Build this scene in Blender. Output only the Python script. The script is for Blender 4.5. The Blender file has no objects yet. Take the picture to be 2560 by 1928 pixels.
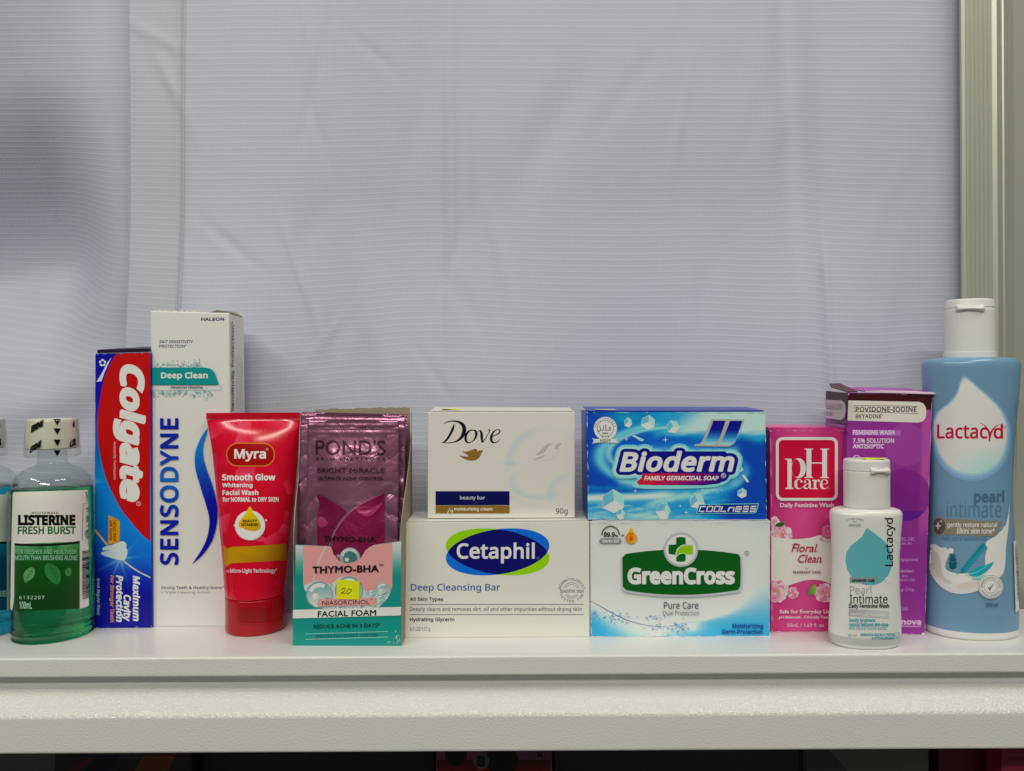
import bpy, bmesh, math, random, os
import numpy as np
from mathutils import Vector, Matrix
from mathutils.geometry import tessellate_polygon, delaunay_2d_cdt

random.seed(7)
scene = bpy.context.scene
COL = scene.collection
R = math.radians

# ------------------------------------------------------------------ camera, world, lamps, exposure
F = 1920.0                                  # focal length in photo pixels (2560 x 1928 frame)
H = 0.149                                   # camera height above the shelf top, metres
ROLL = R(0.30)
RIGHT = Vector((math.cos(ROLL), 0, -math.sin(ROLL)))
UP = Vector((math.sin(ROLL), 0, math.cos(ROLL)))
FWD = Vector((0, 1, 0))
EYE = Vector((0, 0, H))
cam = bpy.data.cameras.new('camera'); cam.sensor_width = 36; cam.lens = 36 * F / 2560
cam.clip_start = 0.01; cam.clip_end = 50
camo = bpy.data.objects.new('camera', cam); COL.objects.link(camo)
m = Matrix((RIGHT, UP, -FWD)).transposed().to_4x4(); m.translation = EYE
camo.matrix_world = m
scene.camera = camo

world = bpy.data.worlds.new('World'); scene.world = world; world.use_nodes = True
bg = world.node_tree.nodes['Background']
bg.inputs[0].default_value = (1.0, 0.98, 0.90, 1); bg.inputs[1].default_value = 0.085

def lamp(name, loc, target, sx, sy, energy, col):
    l = bpy.data.lights.new(name, 'AREA'); l.shape = 'RECTANGLE'; l.size = sx; l.size_y = sy
    l.energy = energy; l.color = col
    o = bpy.data.objects.new(name, l); COL.objects.link(o); o.location = loc
    o.rotation_euler = (Vector(target) - Vector(loc)).to_track_quat('-Z', 'Y').to_euler()
    return o
WARM = (1.0, 0.970, 0.85)
lamp('ceiling_tube', (-0.95, -0.42, 1.25), (0, 0.46, 0.05), 0.9, 0.10, 8.35, WARM)
lamp('ceiling_tube', (0.72, -0.12, 1.35), (0, 0.46, 0.05), 0.9, 0.10, 8.35, WARM)
lamp('ceiling_tube', (-0.15, -1.25, 1.25), (0, 0.46, 0.05), 1.1, 0.12, 14.4, WARM)

vs = scene.view_settings
vs.view_transform = 'Standard'; vs.look = 'None'; vs.exposure = 0; vs.gamma = 1; vs.use_curve_mapping = False
cy = scene.cycles
cy.max_bounces = 14; cy.transmission_bounces = 10; cy.transparent_max_bounces = 16
cy.caustics_reflective = False; cy.blur_glossy = 0.4
cy.sample_clamp_indirect = 6.0
cy.use_denoising = True

# ------------------------------------------------------------------ colour: what a surface is, from how it reads under this lamp light
E = np.array((0.67, 0.65, 0.59))
def s2l(c):
    c = np.asarray(c, float) / 255.0
    return np.where(c <= 0.04045, c / 12.92, ((np.maximum(c, 0) + 0.055) / 1.055) ** 2.4)
def ink(c):
    return np.clip(s2l(c) / E - 0.012, 0.003, 0.84)
def ink4(r, g, b):
    v = ink((r, g, b)); return (v[0], v[1], v[2], 1)

# ------------------------------------------------------------------ materials
def mat(name, base=(0.8, 0.8, 0.8, 1), rough=0.45, metal=0.0, spec=0.5, attr=False, bump=None, coat=0.0):
    m = bpy.data.materials.new(name); m.use_nodes = True
    nt = m.node_tree; p = nt.nodes['Principled BSDF']
    p.inputs['Base Color'].default_value = base
    p.inputs['Roughness'].default_value = rough; p.inputs['Metallic'].default_value = metal
    p.inputs['Specular IOR Level'].default_value = spec
    p.inputs['Coat Weight'].default_value = coat; p.inputs['Coat Roughness'].default_value = 0.12
    if attr:
        a = nt.nodes.new('ShaderNodeVertexColor'); a.layer_name = 'Col'
        nt.links.new(a.outputs[0], p.inputs['Base Color'])
    if bump:
        sc_, st, di = bump
        tc = nt.nodes.new('ShaderNodeTexCoord'); n = nt.nodes.new('ShaderNodeTexNoise')
        n.inputs['Scale'].default_value = sc_; n.inputs['Detail'].default_value = 3
        b = nt.nodes.new('ShaderNodeBump'); b.inputs['Strength'].default_value = st; b.inputs['Distance'].default_value = di
        nt.links.new(tc.outputs['Object'], n.inputs['Vector']); nt.links.new(n.outputs[0], b.inputs['Height'])
        nt.links.new(b.outputs[0], p.inputs['Normal'])
    return m

INK = mat('printed_card', rough=0.31, spec=0.36, attr=True, bump=(900, 0.10, 0.0004))
INKGLOSS = mat('printed_plastic', rough=0.17, spec=0.36, attr=True)
INKSATIN = mat('printed_bottle', rough=0.36, spec=0.36, attr=True)
FOILINK = mat('printed_foil', rough=0.42, metal=0.35, attr=True)
SILVER = mat('silver_foil', (0.74, 0.72, 0.68, 1), 0.25, 0.35)
CARDW = mat('white_card', (0.80, 0.795, 0.78, 1), 0.42, bump=(700, 0.12, 0.0004))
CARDBROWN = mat('raw_cardboard', (0.36, 0.29, 0.21, 1), 0.85, spec=0.2, bump=(500, 0.5, 0.0006))
WHITEPL = mat('white_plastic', (0.79, 0.785, 0.76, 1), 0.36, bump=(260, 0.05, 0.0008))

def powder(name, base, scale=900, strength=0.45, rough=0.27):
    m = mat(name, base, rough, spec=0.5)
    nt = m.node_tree; p = nt.nodes['Principled BSDF']
    tc = nt.nodes.new('ShaderNodeTexCoord')
    n = nt.nodes.new('ShaderNodeTexNoise'); n.inputs['Scale'].default_value = scale; n.inputs['Detail'].default_value = 2
    n2 = nt.nodes.new('ShaderNodeTexNoise'); n2.inputs['Scale'].default_value = 9; n2.inputs['Detail'].default_value = 5
    b = nt.nodes.new('ShaderNodeBump'); b.inputs['Strength'].default_value = strength; b.inputs['Distance'].default_value = 0.0012
    mx = nt.nodes.new('ShaderNodeMix'); mx.data_type = 'RGBA'
    mx.inputs[6].default_value = tuple(v * 0.955 for v in base[:3]) + (1,); mx.inputs[7].default_value = base
    nt.links.new(tc.outputs['Object'], n.inputs['Vector']); nt.links.new(tc.outputs['Object'], n2.inputs['Vector'])
    nt.links.new(n.outputs[0], b.inputs['Height']); nt.links.new(b.outputs[0], p.inputs['Normal'])
    nt.links.new(n2.outputs[0], mx.inputs[0]); nt.links.new(mx.outputs[2], p.inputs['Base Color'])
    return m
POWDER = powder('powder_coat', (0.79, 0.79, 0.785, 1), 950, 0.24)
POWDERSLOPE = powder('powder_coat_sheen', (0.79, 0.787, 0.772, 1), 800, 0.62, 0.16)
POWDERTOP = powder('powder_coat_smooth', (0.79, 0.785, 0.78, 1), 700, 0.05)

# ------------------------------------------------------------------ photo geometry
def ray(px, py):
    return FWD + RIGHT * ((px - 1280.0) / F) + UP * (-(py - 964.0) / F)
def ground(px, py, z=0.0):
    d = ray(px, py); t = (z - H) / d.z
    return EYE + d * t
def at(px, py, Y):
    d = ray(px, py); return EYE + d * (Y / d.y)

# ------------------------------------------------------------------ objects
def thing(name, label, cat, loc=(0, 0, 0), group=None):
    o = bpy.data.objects.new(name, None); o.empty_display_size = 0.02; COL.objects.link(o)
    o.location = loc; o['label'] = label; o['category'] = cat
    if group: o['group'] = group
    return o
def link_mesh(name, verts, faces, material, parent, cols=None, smooth=False):
    base = Vector(parent.location) if parent is not None and parent.parent is None else Vector((0, 0, 0))
    if parent is not None and parent.parent is not None: base = Vector(parent.parent.location)
    me = bpy.data.meshes.new(name)
    me.from_pydata([tuple(Vector(v) - base) for v in verts], [], faces)
    if cols is not None:
        a = me.color_attributes.new('Col', 'FLOAT_COLOR', 'POINT')
        c = np.ones((len(verts), 4), np.float32); c[:, :3] = cols
        a.data.foreach_set('color', c.ravel())
    if material: me.materials.append(material)
    if smooth: me.polygons.foreach_set('use_smooth', [True] * len(me.polygons))
    me.update()
    o = bpy.data.objects.new(name, me); COL.objects.link(o)
    if parent is not None: o.parent = parent
    return o
def link_bm(name, bm, material, parent, smooth=False):
    bm.normal_update()
    vs_ = [v.co.copy() for v in bm.verts]
    for i, v in enumerate(bm.verts): v.index = i
    fs = [[v.index for v in f.verts] for f in bm.faces]
    bm.free()
    return link_mesh(name, vs_, fs, material, parent, smooth=smooth)
def hexa(bm, c):                         # c: 8 corners, bottom 4 then top 4
    v = [bm.verts.new(p) for p in c]
    for f in ((0, 3, 2, 1), (4, 5, 6, 7), (0, 1, 5, 4), (1, 2, 6, 5), (2, 3, 7, 6), (3, 0, 4, 7)):
        bm.faces.new([v[i] for i in f])
def bevel(bm, w, seg=2):
    bmesh.ops.recalc_face_normals(bm, faces=bm.faces[:])
    bmesh.ops.bevel(bm, geom=bm.edges[:], offset=w, segments=seg, profile=0.6, affect='EDGES')
def box_pts(x0, x1, y0, y1, z0, z1):
    return [(x0, y0, z0), (x1, y0, z0), (x1, y1, z0), (x0, y1, z0), (x0, y0, z1), (x1, y0, z1), (x1, y1, z1), (x0, y1, z1)]
def prism(bm, pts, d):                   # closed outline extruded by vector d
    d = Vector(d); n = len(pts)
    a = [bm.verts.new(p) for p in pts]; b = [bm.verts.new(Vector(p) + d) for p in pts]
    tris = tessellate_polygon([[Vector(p) for p in pts]])
    for t in tris:
        bm.faces.new([a[i] for i in t]); bm.faces.new([b[i] for i in reversed(t)])
    for i in range(n):
        bm.faces.new([a[i], a[(i + 1) % n], b[(i + 1) % n], b[i]])
    bmesh.ops.recalc_face_normals(bm, faces=bm.faces[:])

# ------------------------------------------------------------------ lettering
FD = bpy.utils.system_resource('DATAFILES', path='fonts') or ''
def font(fn):
    try: return bpy.data.fonts.load(os.path.join(FD, fn))
    except Exception: return None
FONTS = {'N': font('NotoSansHebrew-Regular.woff2'), 'S': font('Noto Sans CJK Regular.woff2'), 'G': None}
TCACHE = {}
def plain_glyphs(body, fnt, shear, spacing):
    c = bpy.data.curves.new('t', 'FONT'); c.body = body
    if FONTS.get(fnt): c.font = FONTS[fnt]
    c.shear = shear; c.space_character = spacing; c.resolution_u = 3
    o = bpy.data.objects.new('t', c); COL.objects.link(o)
    dg = bpy.context.evaluated_depsgraph_get(); dg.update()
    me = bpy.data.meshes.new_from_object(o.evaluated_get(dg))
    v = np.array([(q.co.x, q.co.y) for q in me.vertices]); f = [tuple(p.vertices) for p in me.polygons]
    bpy.data.objects.remove(o); bpy.data.curves.remove(c); bpy.data.meshes.remove(me)
    return v, f
def loops_of(v, f):
    """closed outlines of a filled flat mesh, filled side on the left"""
    area = sum((v[t[1]][0] - v[t[0]][0]) * (v[t[2]][1] - v[t[0]][1]) - (v[t[1]][1] - v[t[0]][1]) * (v[t[2]][0] - v[t[0]][0]) for t in f)
    he = {}
    for q in f:
        q = q if area > 0 else tuple(reversed(q))
        for a, b in zip(q, q[1:] + q[:1]): he[(a, b)] = 1
    nx = {}
    for a, b in he:
        if (b, a) not in he: nx.setdefault(a, []).append(b)
    out = []
    while nx:
        a = next(iter(nx)); lp = [a]
        while True:
            b = nx[lp[-1]].pop()
            if not nx[lp[-1]]: del nx[lp[-1]]
            if b == a or b not in nx: break
            lp.append(b)
        if len(lp) > 2: out.append(v[lp])
    return out
def simplify(p, tol):
    """drop outline points that do not change the shape"""
    n = len(p); keep = {0, n // 2}; st = [(0, n // 2), (n // 2, n)]
    while st:
        i, j = st.pop()
        if j - i < 2: continue
        a, b = p[i], p[j % n]; d = b - a; L = np.hypot(*d); q = p[i + 1:j] - a
        h = np.abs(q[:, 0] * d[1] - q[:, 1] * d[0]) / L if L > 1e-9 else np.hypot(q[:, 0], q[:, 1])
        k = int(h.argmax())
        if h[k] > tol: keep.add(i + 1 + k); st += [(i, i + 1 + k), (i + 1 + k, j)]
    return p[sorted(keep)]
def swell(p, w):
    """outline moved outwards by w, rounded at outer corners"""
    out = []; n = len(p)
    for i in range(n):
        e0 = p[i] - p[i - 1]; e1 = p[(i + 1) % n] - p[i]; l0, l1 = np.hypot(*e0), np.hypot(*e1)
        if l0 < 1e-7 or l1 < 1e-7: continue
        n0 = np.array((e0[1], -e0[0])) / l0; n1 = np.array((e1[1], -e1[0])) / l1
        c = float(n0 @ n1); cr = n0[0] * n1[1] - n0[1] * n1[0]
        if cr > 0 and c < 0.75:
            a0 = math.atan2(n0[1], n0[0]); da = math.atan2(cr, c); k = max(2, int(da / 0.5) + 1)
            if w < 0.1 and c > -0.2:                       # keep right-angled corners of lettering crisp
                m_ = (n0 + n1) / (1 + c); out.append(p[i] + m_ * w); continue
            for j in range(k + 1): a = a0 + da * j / k; out.append(p[i] + np.array((math.cos(a), math.sin(a))) * w)
        elif c > -0.5: out.append(p[i] + (n0 + n1) / (1 + c) * w)
        else: out += [p[i] + n0 * w, p[i] + n1 * w]
    return np.array(out)
def fill_loops(loops):
    V = []; Ed = []
    for l in loops:
        b = len(V); n = len(l); V += [Vector((float(x), float(y))) for x, y in l]; Ed += [(b + i, b + (i + 1) % n) for i in range(n)]
    v, _, f, _, _, _ = delaunay_2d_cdt(V, Ed, [], 0, 1e-6)
    v = np.array([(q.x, q.y) for q in v]); T = np.array([tuple(q) for q in f])
    c = v[T].mean(1); wn = np.zeros(len(T), int)
    for l in loops:
        a = l; b = np.roll(l, -1, 0)
        for (x0, y0), (x1, y1) in zip(a, b):
            if y0 == y1: continue
            m_ = (c[:, 1] >= min(y0, y1)) & (c[:, 1] < max(y0, y1)); xx = x0 + (c[:, 1] - y0) * (x1 - x0) / (y1 - y0)
            wn += np.where(m_ & (xx > c[:, 0]), 1 if y1 > y0 else -1, 0)
    T = T[wn > 0]; used, inv = np.unique(T, return_inverse=True)
    return v[used], [tuple(int(i) for i in q) for q in inv.reshape(T.shape)]
def glyphs(body, fnt, bold, shear, spacing):
    """triangulated lettering, its strokes thickened by bold"""
    if 0 < bold < 0.1: spacing = spacing + 1.3 * bold                # heavier letters are set wider apart
    k = (body, fnt, round(bold, 4), shear, spacing)
    if k not in TCACHE:
        v, f = plain_glyphs(body, fnt, shear, spacing)
        if len(v):
            lp = [simplify(l, 0.0022) for l in loops_of(v, f)]; lp = [l for l in lp if len(l) > 2]
            if bold: lp = [swell(l, bold) for l in lp]
            v, f = fill_loops(lp)
        TCACHE[k] = (np.array([(x, y, 0.0) for x, y in v]) if len(v) else np.zeros((0, 3)), f)
    return TCACHE[k]

def catmull(pts, k=8, closed=False):
    P = [np.array(p, float) for p in pts]; n = len(P); out = []
    rng = range(n) if closed else range(n - 1)
    for i in rng:
        p0 = P[(i - 1) % n] if closed or i > 0 else 2 * P[0] - P[1]
        p1 = P[i]; p2 = P[(i + 1) % n]
        p3 = P[(i + 2) % n] if closed or i + 2 < n else 2 * P[-1] - P[-2]
        for j in range(k):
            t = j / k
            out.append(0.5 * (2 * p1 + (p2 - p0) * t + (2 * p0 - 5 * p1 + 4 * p2 - p3) * t * t + (3 * p1 - p0 - 3 * p2 + p3) * t ** 3))
    if not closed: out.append(P[-1])
    return out

class Art:
    """Printing on one surface, drawn in picture-plane units of the design and laid on the real surface."""
    def __init__(s, hit, step=0.000004, base=0.00004, wrap=None):
        s.hit = hit; s.step = step; s.o = base; s.wrap = wrap; s.micro = 1e-6; s.parts = {}; s.cv(0, 0, 1); s.cur = None
    def cv(s, ox, oy, sc): s.ox, s.oy, s.sc = ox, oy, sc; return s
    def part(s, name, material=None):
        if name not in s.parts: s.parts[name] = dict(v=[], o=[], c=[], f=[], m=material or INK)
        s.cur = s.parts[name]; return s
    def add(s, v, f, col, same=False, bump=True):
        if not same: s.o += s.step
        v = np.asarray(v, float); p = s.cur; b = len(p['v'])
        zz = v[:, 2] * s.micro if v.shape[1] > 2 else np.zeros(len(v)); v = v[:, :2]
        if callable(col): c = ink(np.array([col(x, y) for x, y in v], float))
        else: c = np.tile(ink(col), (len(v), 1))
        for x, y in v: p['v'].append((s.ox + x / s.sc, s.oy + y / s.sc))
        p['o'] += [s.o + q for q in zz]; p['c'] += [tuple(q) for q in c]
        if bump and zz.any(): s.o += 13 * s.micro
        p['f'] += [tuple(b + i for i in t) for t in f]
    def poly(s, pts, col, smooth=0, holes=()):
        if smooth: pts = catmull(pts, smooth, True)
        loops = [[Vector((p[0], p[1], 0)) for p in pts]] + [[Vector((p[0], p[1], 0)) for p in h] for h in holes]
        tri = tessellate_polygon(loops)
        s.add([(q.x, q.y) for l in loops for q in l], tri, col)
    def rect(s, x0, y0, x1, y1, col): s.poly([(x0, y0), (x1, y0), (x1, y1), (x0, y1)], col)
    def rr(s, x0, y0, x1, y1, r):
        o = []
        for cx, cy_, a in ((x1 - r, y1 - r, 0), (x0 + r, y1 - r, 90), (x0 + r, y0 + r, 180), (x1 - r, y0 + r, 270)):
            for k in range(9): o.append((cx + r * math.cos(R(a + k * 11.25)), cy_ + r * math.sin(R(a + k * 11.25))))
        return o
    def rrect(s, x0, y0, x1, y1, r, col): s.poly(s.rr(x0, y0, x1, y1, r), col)
    def ell(s, cx, cy_, rx, ry, n=40, rot=0):
        c, d = math.cos(rot), math.sin(rot); o = []
        for k in range(n):
            a = 2 * math.pi * k / n; x, y = rx * math.cos(a), ry * math.sin(a)
            o.append((cx + x * c - y * d, cy_ + x * d + y * c))
        return o
    def disc(s, cx, cy_, r, col, ry=None, n=40): s.poly(s.ell(cx, cy_, r, ry or r, n), col)
    def ring(s, cx, cy_, r, w, col, ry=None, n=40):
        k = (ry or r) / r
        o = s.ell(cx, cy_, r, r * k, n); i = s.ell(cx, cy_, r - w, r * k - w, n)
        s.add(o + i, [(a, (a + 1) % n, n + (a + 1) % n, n + a) for a in range(n)], col)
    def arc(s, cx, cy_, r, w, a0, a1, col, n=24):
        v = []
        for k in range(n + 1):
            a = R(a0 + (a1 - a0) * k / n); v += [(cx + r * math.cos(a), cy_ + r * math.sin(a)), (cx + (r - w) * math.cos(a), cy_ + (r - w) * math.sin(a))]
        s.add(v, [(2 * k, 2 * k + 2, 2 * k + 3, 2 * k + 1) for k in range(n)], col)
    def stroke(s, pts, w, col, smooth=7):
        ws = w if hasattr(w, '__len__') else [w] * len(pts)
        q = [(p[0], p[1], ww) for p, ww in zip(pts, ws)]
        if smooth and len(q) > 2: q = catmull(q, smooth)
        q = [np.array(a, float) for a in q]; v = []
        for i, a in enumerate(q):
            d = q[min(i + 1, len(q) - 1)][:2] - q[max(i - 1, 0)][:2]; L = np.hypot(*d) or 1; n = np.array((-d[1], d[0])) / L
            h = max(a[2], 0.2) / 2
            v += [tuple(a[:2] + n * h), tuple(a[:2] - n * h)]
        s.add(v, [(2 * i, 2 * i + 2, 2 * i + 3, 2 * i + 1) for i in range(len(q) - 1)], col)
    def text(s, body, x0, y0, x1, y1, col, font='N', bold=0.0, shear=0.0, rot=0, spacing=1.0):
        v, f = glyphs(body, font, bold, shear, spacing)
        if not len(v): return
        lo, hi = v[:, :2].min(0), v[:, :2].max(0)
        t = (v[:, :2] - lo) / (hi - lo); z = v[:, 2]
        if rot == 0: p = (x0 + t[:, 0] * (x1 - x0), y1 - t[:, 1] * (y1 - y0), z)
        elif rot == 1: p = (x0 + t[:, 1] * (x1 - x0), y0 + t[:, 0] * (y1 - y0), z)        # reads downwards
        else: p = (x1 - t[:, 1] * (x1 - x0), y1 - t[:, 0] * (y1 - y0), z)                 # reads upwards
        s.add(np.stack(p, 1), f, col)
    def arctext(s, body, cx, cy_, r, a0, a1, h, col, top=True, bold=0.02):
        n = len(body)
        for i, ch in enumerate(body):
            if ch == ' ': continue
            v, f = glyphs(ch, 'N', bold, 0, 1.0)
            a = R(a0 + (a1 - a0) * (i + 0.5) / n); z = v[:, 2]; v = v[:, :2]; lo, hi = v.min(0), v.max(0)
            q = (v - np.array(((lo[0] + hi[0]) / 2, 0))) * (h / 0.72)
            ux, uy = (-math.sin(a), math.cos(a)) if top else (math.sin(a), -math.cos(a))
            ox, oy = (math.cos(a), math.sin(a)) if top else (-math.cos(a), -math.sin(a))
            bx, by = cx + r * math.cos(a), cy_ + r * math.sin(a)
            s.add(np.stack((bx + q[:, 0] * ux + q[:, 1] * ox, by + q[:, 0] * uy + q[:, 1] * oy, z), 1), f, col, same=i > 0)
    def edges(s, body, x0, y0, x1, y1, col, w, font='N', bold=0.0, shear=0.0):
        """outline of lettering: every outline edge thickened, with round joints"""
        g = glyphs(body, font, bold, shear, 1.0)[0]; lo, hi = g[:, :2].min(0), g[:, :2].max(0)
        v, f = glyphs(body, font, bold + w / (y1 - y0) * (hi[1] - lo[1]), shear, 1.0 + 1.3 * bold); t = (v[:, :2] - lo) / (hi - lo)
        s.add(np.stack((x0 + t[:, 0] * (x1 - x0), y1 - t[:, 1] * (y1 - y0)), 1), f, col)
    def paint(s, x0, y0, x1, y1, nx, ny, fn, corners=None):
        """solid printed picture: a fine grid whose ink is fn(x, y) -> rgb arrays; corners bends it to a four-sided panel"""
        u, v = np.meshgrid(np.linspace(0, 1, nx + 1), np.linspace(0, 1, ny + 1))
        if corners:
            a, b, c, d = [np.array(q, float) for q in corners]     # TL TR BR BL
            X = (1 - v) * ((1 - u) * a[0] + u * b[0]) + v * ((1 - u) * d[0] + u * c[0])
            Y = (1 - v) * ((1 - u) * a[1] + u * b[1]) + v * ((1 - u) * d[1] + u * c[1])
        else: X = x0 + u * (x1 - x0); Y = y0 + v * (y1 - y0)
        s.o += s.step; p = s.cur; b0 = len(p['v'])
        rgb = np.stack([np.broadcast_to(q, X.shape) for q in fn(X, Y)], -1); c = ink(np.clip(rgb, 0, 255)).reshape(-1, 3)
        p['v'] += list(zip((s.ox + X / s.sc).ravel(), (s.oy + Y / s.sc).ravel())); p['o'] += [s.o] * X.size
        p['c'] += [tuple(q) for q in c]; w = nx + 1
        p['f'] += [(b0 + j * w + i, b0 + j * w + i + 1, b0 + (j + 1) * w + i + 1, b0 + (j + 1) * w + i) for j in range(ny) for i in range(nx)]
    def build(s, parent):
        out = {}
        for name, p in s.parts.items():
            if not p['f']: continue
            v, o, c, f = p['v'], p['o'], p['c'], p['f']
            if s.wrap:
                gx, gy = s.wrap
                bm = bmesh.new(); cl = bm.verts.layers.float_color.new('c'); ol = bm.verts.layers.float.new('o')
                bv = []
                for (x, y), oo, cc in zip(v, o, c):
                    q = bm.verts.new((x, y, 0)); q[cl] = (*cc, 1); q[ol] = oo; bv.append(q)
                for t in f:
                    try: bm.faces.new([bv[i] for i in t])
                    except ValueError: pass
                a = np.array(v); lo, hi = a.min(0), a.max(0)
                for ax, g in ((0, gx), (1, gy)):
                    n = Vector((1, 0, 0)) if ax == 0 else Vector((0, 1, 0))
                    for k in range(int(lo[ax] // g) + 1, int(hi[ax] // g) + 1):
                        bmesh.ops.bisect_plane(bm, geom=bm.verts[:] + bm.edges[:] + bm.faces[:], plane_co=n * (k * g), plane_no=n, dist=1e-5)
                for i, q in enumerate(bm.verts): q.index = i
                v = [(q.co.x, q.co.y) for q in bm.verts]; o = [q[ol] for q in bm.verts]; c = [tuple(q[cl])[:3] for q in bm.verts]
                f = [tuple(q.index for q in t.verts) for t in bm.faces]; bm.free()
            w = [s.hit(x, y, oo) for (x, y), oo in zip(v, o)]
            # face the viewer side
            ff = []
            for t in f:
                a, b, d = (Vector(w[t[0]]), Vector(w[t[1]]), Vector(w[t[2]]))
                n = (b - a).cross(d - a)
                ff.append(t if n.dot(EYE - a) >= 0 else tuple(reversed(t)))
            out[name] = link_mesh(name.split('#')[0], w, ff, p['m'], parent, cols=np.array(c), smooth=bool(s.wrap))
        return out

def plane_hit(p0, n):
    p0 = Vector(p0); n = Vector(n).normalized()
    def h(px, py, o):
        d = ray(px, py); t = (p0 - EYE).dot(n) / d.dot(n)
        return EYE + d * t + n * o
    return h

# ------------------------------------------------------------------ cartons
def carton(name, label, quad, depth, body, z0=0.0, Y=None, yaw=0.0, rnd=0.0005, cat='carton', dy=0.0, back=None):
    """quad: TL TR BR BL of the front face; stands on z0. Returns root, front Art and the eight corners."""
    TL, TR, BR, BL = quad
    n = Vector((math.sin(yaw), -math.cos(yaw), 0))
    b = ground((BL[0] + BR[0]) / 2, (BL[1] + BR[1]) / 2, z0) if Y is None else at((BL[0] + BR[0]) / 2, (BL[1] + BR[1]) / 2, Y)
    h = plane_hit(b, n)
    c = [h(*q, 0) for q in (BL, BR, TR, TL)]
    c[0].z = c[1].z = z0
    bd = -n * depth
    k = [c[0], c[1], c[1] + bd, c[0] + bd, c[3], c[2], c[2] + bd, c[3] + bd]
    root = thing(name, label, cat, ((c[0] + c[1]) / 2 + bd / 2))
    root.location.z = z0
    bm = bmesh.new(); hexa(bm, k); bevel(bm, rnd)
    link_bm('carton_body', bm, body, root)
    a = Art(plane_hit(b, n))
    return root, a, k, n, b

def flap(root, k, material, lift=0.0012, over=0.0006):
    """closed lid flap lying on the carton top, its rear edge a little raised"""
    bm = bmesh.new()
    a, b, c, d = [Vector(k[i]) for i in (4, 5, 6, 7)]
    up = Vector((0, 0, 1)); i = (b - a).normalized() * 0.0012
    lo = [a + i + up * 0.0002, b - i + up * 0.0002, c - i + up * (lift * .7), d + i + up * lift]
    hexa(bm, lo + [q + up * 0.0005 for q in lo])
    bmesh.ops.recalc_face_normals(bm, faces=bm.faces[:])
    return link_bm('lid_flap', bm, material, root)

def wear(A, quad, seed, c=(196, 200, 204), sides='trbl', n=9):
    """pale rubbed spots along the carton's folds"""
    r = random.Random(seed); A.cv(0, 0, 1); A.part('edge_wear'); TL, TR, BR, BL = [np.array(q, float) for q in quad]; ce = (TL + TR + BR + BL) / 4
    for k, (p, q) in zip('trbl', ((TL, TR), (TR, BR), (BL, BR), (TL, BL))):
        if k not in sides: continue
        L = np.hypot(*(q - p))
        for i in range(int(n * L / 300) + 3):
            t = r.random(); l = r.uniform(.01, .07); a = p + (q - p) * t; b = p + (q - p) * min(1, t + l); i_ = (ce - (a + b) / 2); i_ = i_ / np.hypot(*i_) * r.uniform(.9, 2.0)
            A.stroke([tuple(a + i_), tuple((a + b) / 2 + i_ * r.uniform(.8, 1.2)), tuple(b + i_)], [.3, r.uniform(.7, 1.9), .3], c, 3)
    for p in (TL, TR, BR, BL):
        i_ = (ce - p); i_ = i_ / np.hypot(*i_); A.disc(*(p + i_ * 2.6), r.uniform(1.0, 2.4), c, n=8)
def card(name, c, rough=0.4): return mat(name, ink4(*c), rough, bump=(800, 0.10, 0.0004))

# ================================================================== SETTING: shelf, curtain, post
def build_shelf():
    t = thing('metal_shelf', 'white powder coated metal shelf with a rounded lip and sloped front rail', 'shelf', (0, 0.46, 0))
    X0, X1 = -0.62, 0.62
    def extr(name, prof, m_, bw=0.0):
        bm = bmesh.new()
        prism(bm, [(X0, y, z) for y, z in prof], (X1 - X0, 0, 0))
        if bw:
            es = [e for e in bm.edges if abs(e.verts[0].co.x - e.verts[1].co.x) > 0.5]
            bmesh.ops.bevel(bm, geom=es, offset=bw, segments=4, profile=0.5, affect='EDGES')
        return link_bm(name, bm, m_, t)
    yf = ground(1280, 1640).y
    extr('shelf_board', [(yf + .004, 0), (0.5055, 0), (0.5055, -0.009), (yf + .004, -0.009)], POWDERTOP)
    extr('front_lip', [(yf, 0.0), (yf + .0045, 0.0), (yf + .0045, -0.0108), (yf, -0.0108)], POWDER, 0.0012)
    extr('recess_strip', [(0.4325, -0.0092), (0.437, -0.0092), (0.437, -0.022), (0.4325, -0.022)], POWDER)
    o = extr('sloped_rail', [(0.4324, -0.0194), (0.4180, -0.0300), (0.4180, -0.0505), (0.4300, -0.0505), (0.4324, -0.040)], POWDER, 0.0016)
    o.data.materials.append(POWDERSLOPE)
    for p_ in o.data.polygons:
        if 0.25 < p_.normal.z < 0.97 and p_.normal.y < 0: p_.material_index = 1
    extr('lower_board', [(0.40, -0.262), (0.60, -0.262), (0.60, -0.270), (0.40, -0.270)], POWDER)
    extr('lower_back', [(0.60, -0.010), (0.604, -0.010), (0.604, -0.270), (0.60, -0.270)], mat('dark_panel', (0.03, 0.028, 0.03, 1), 0.6))
build_shelf()

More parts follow.
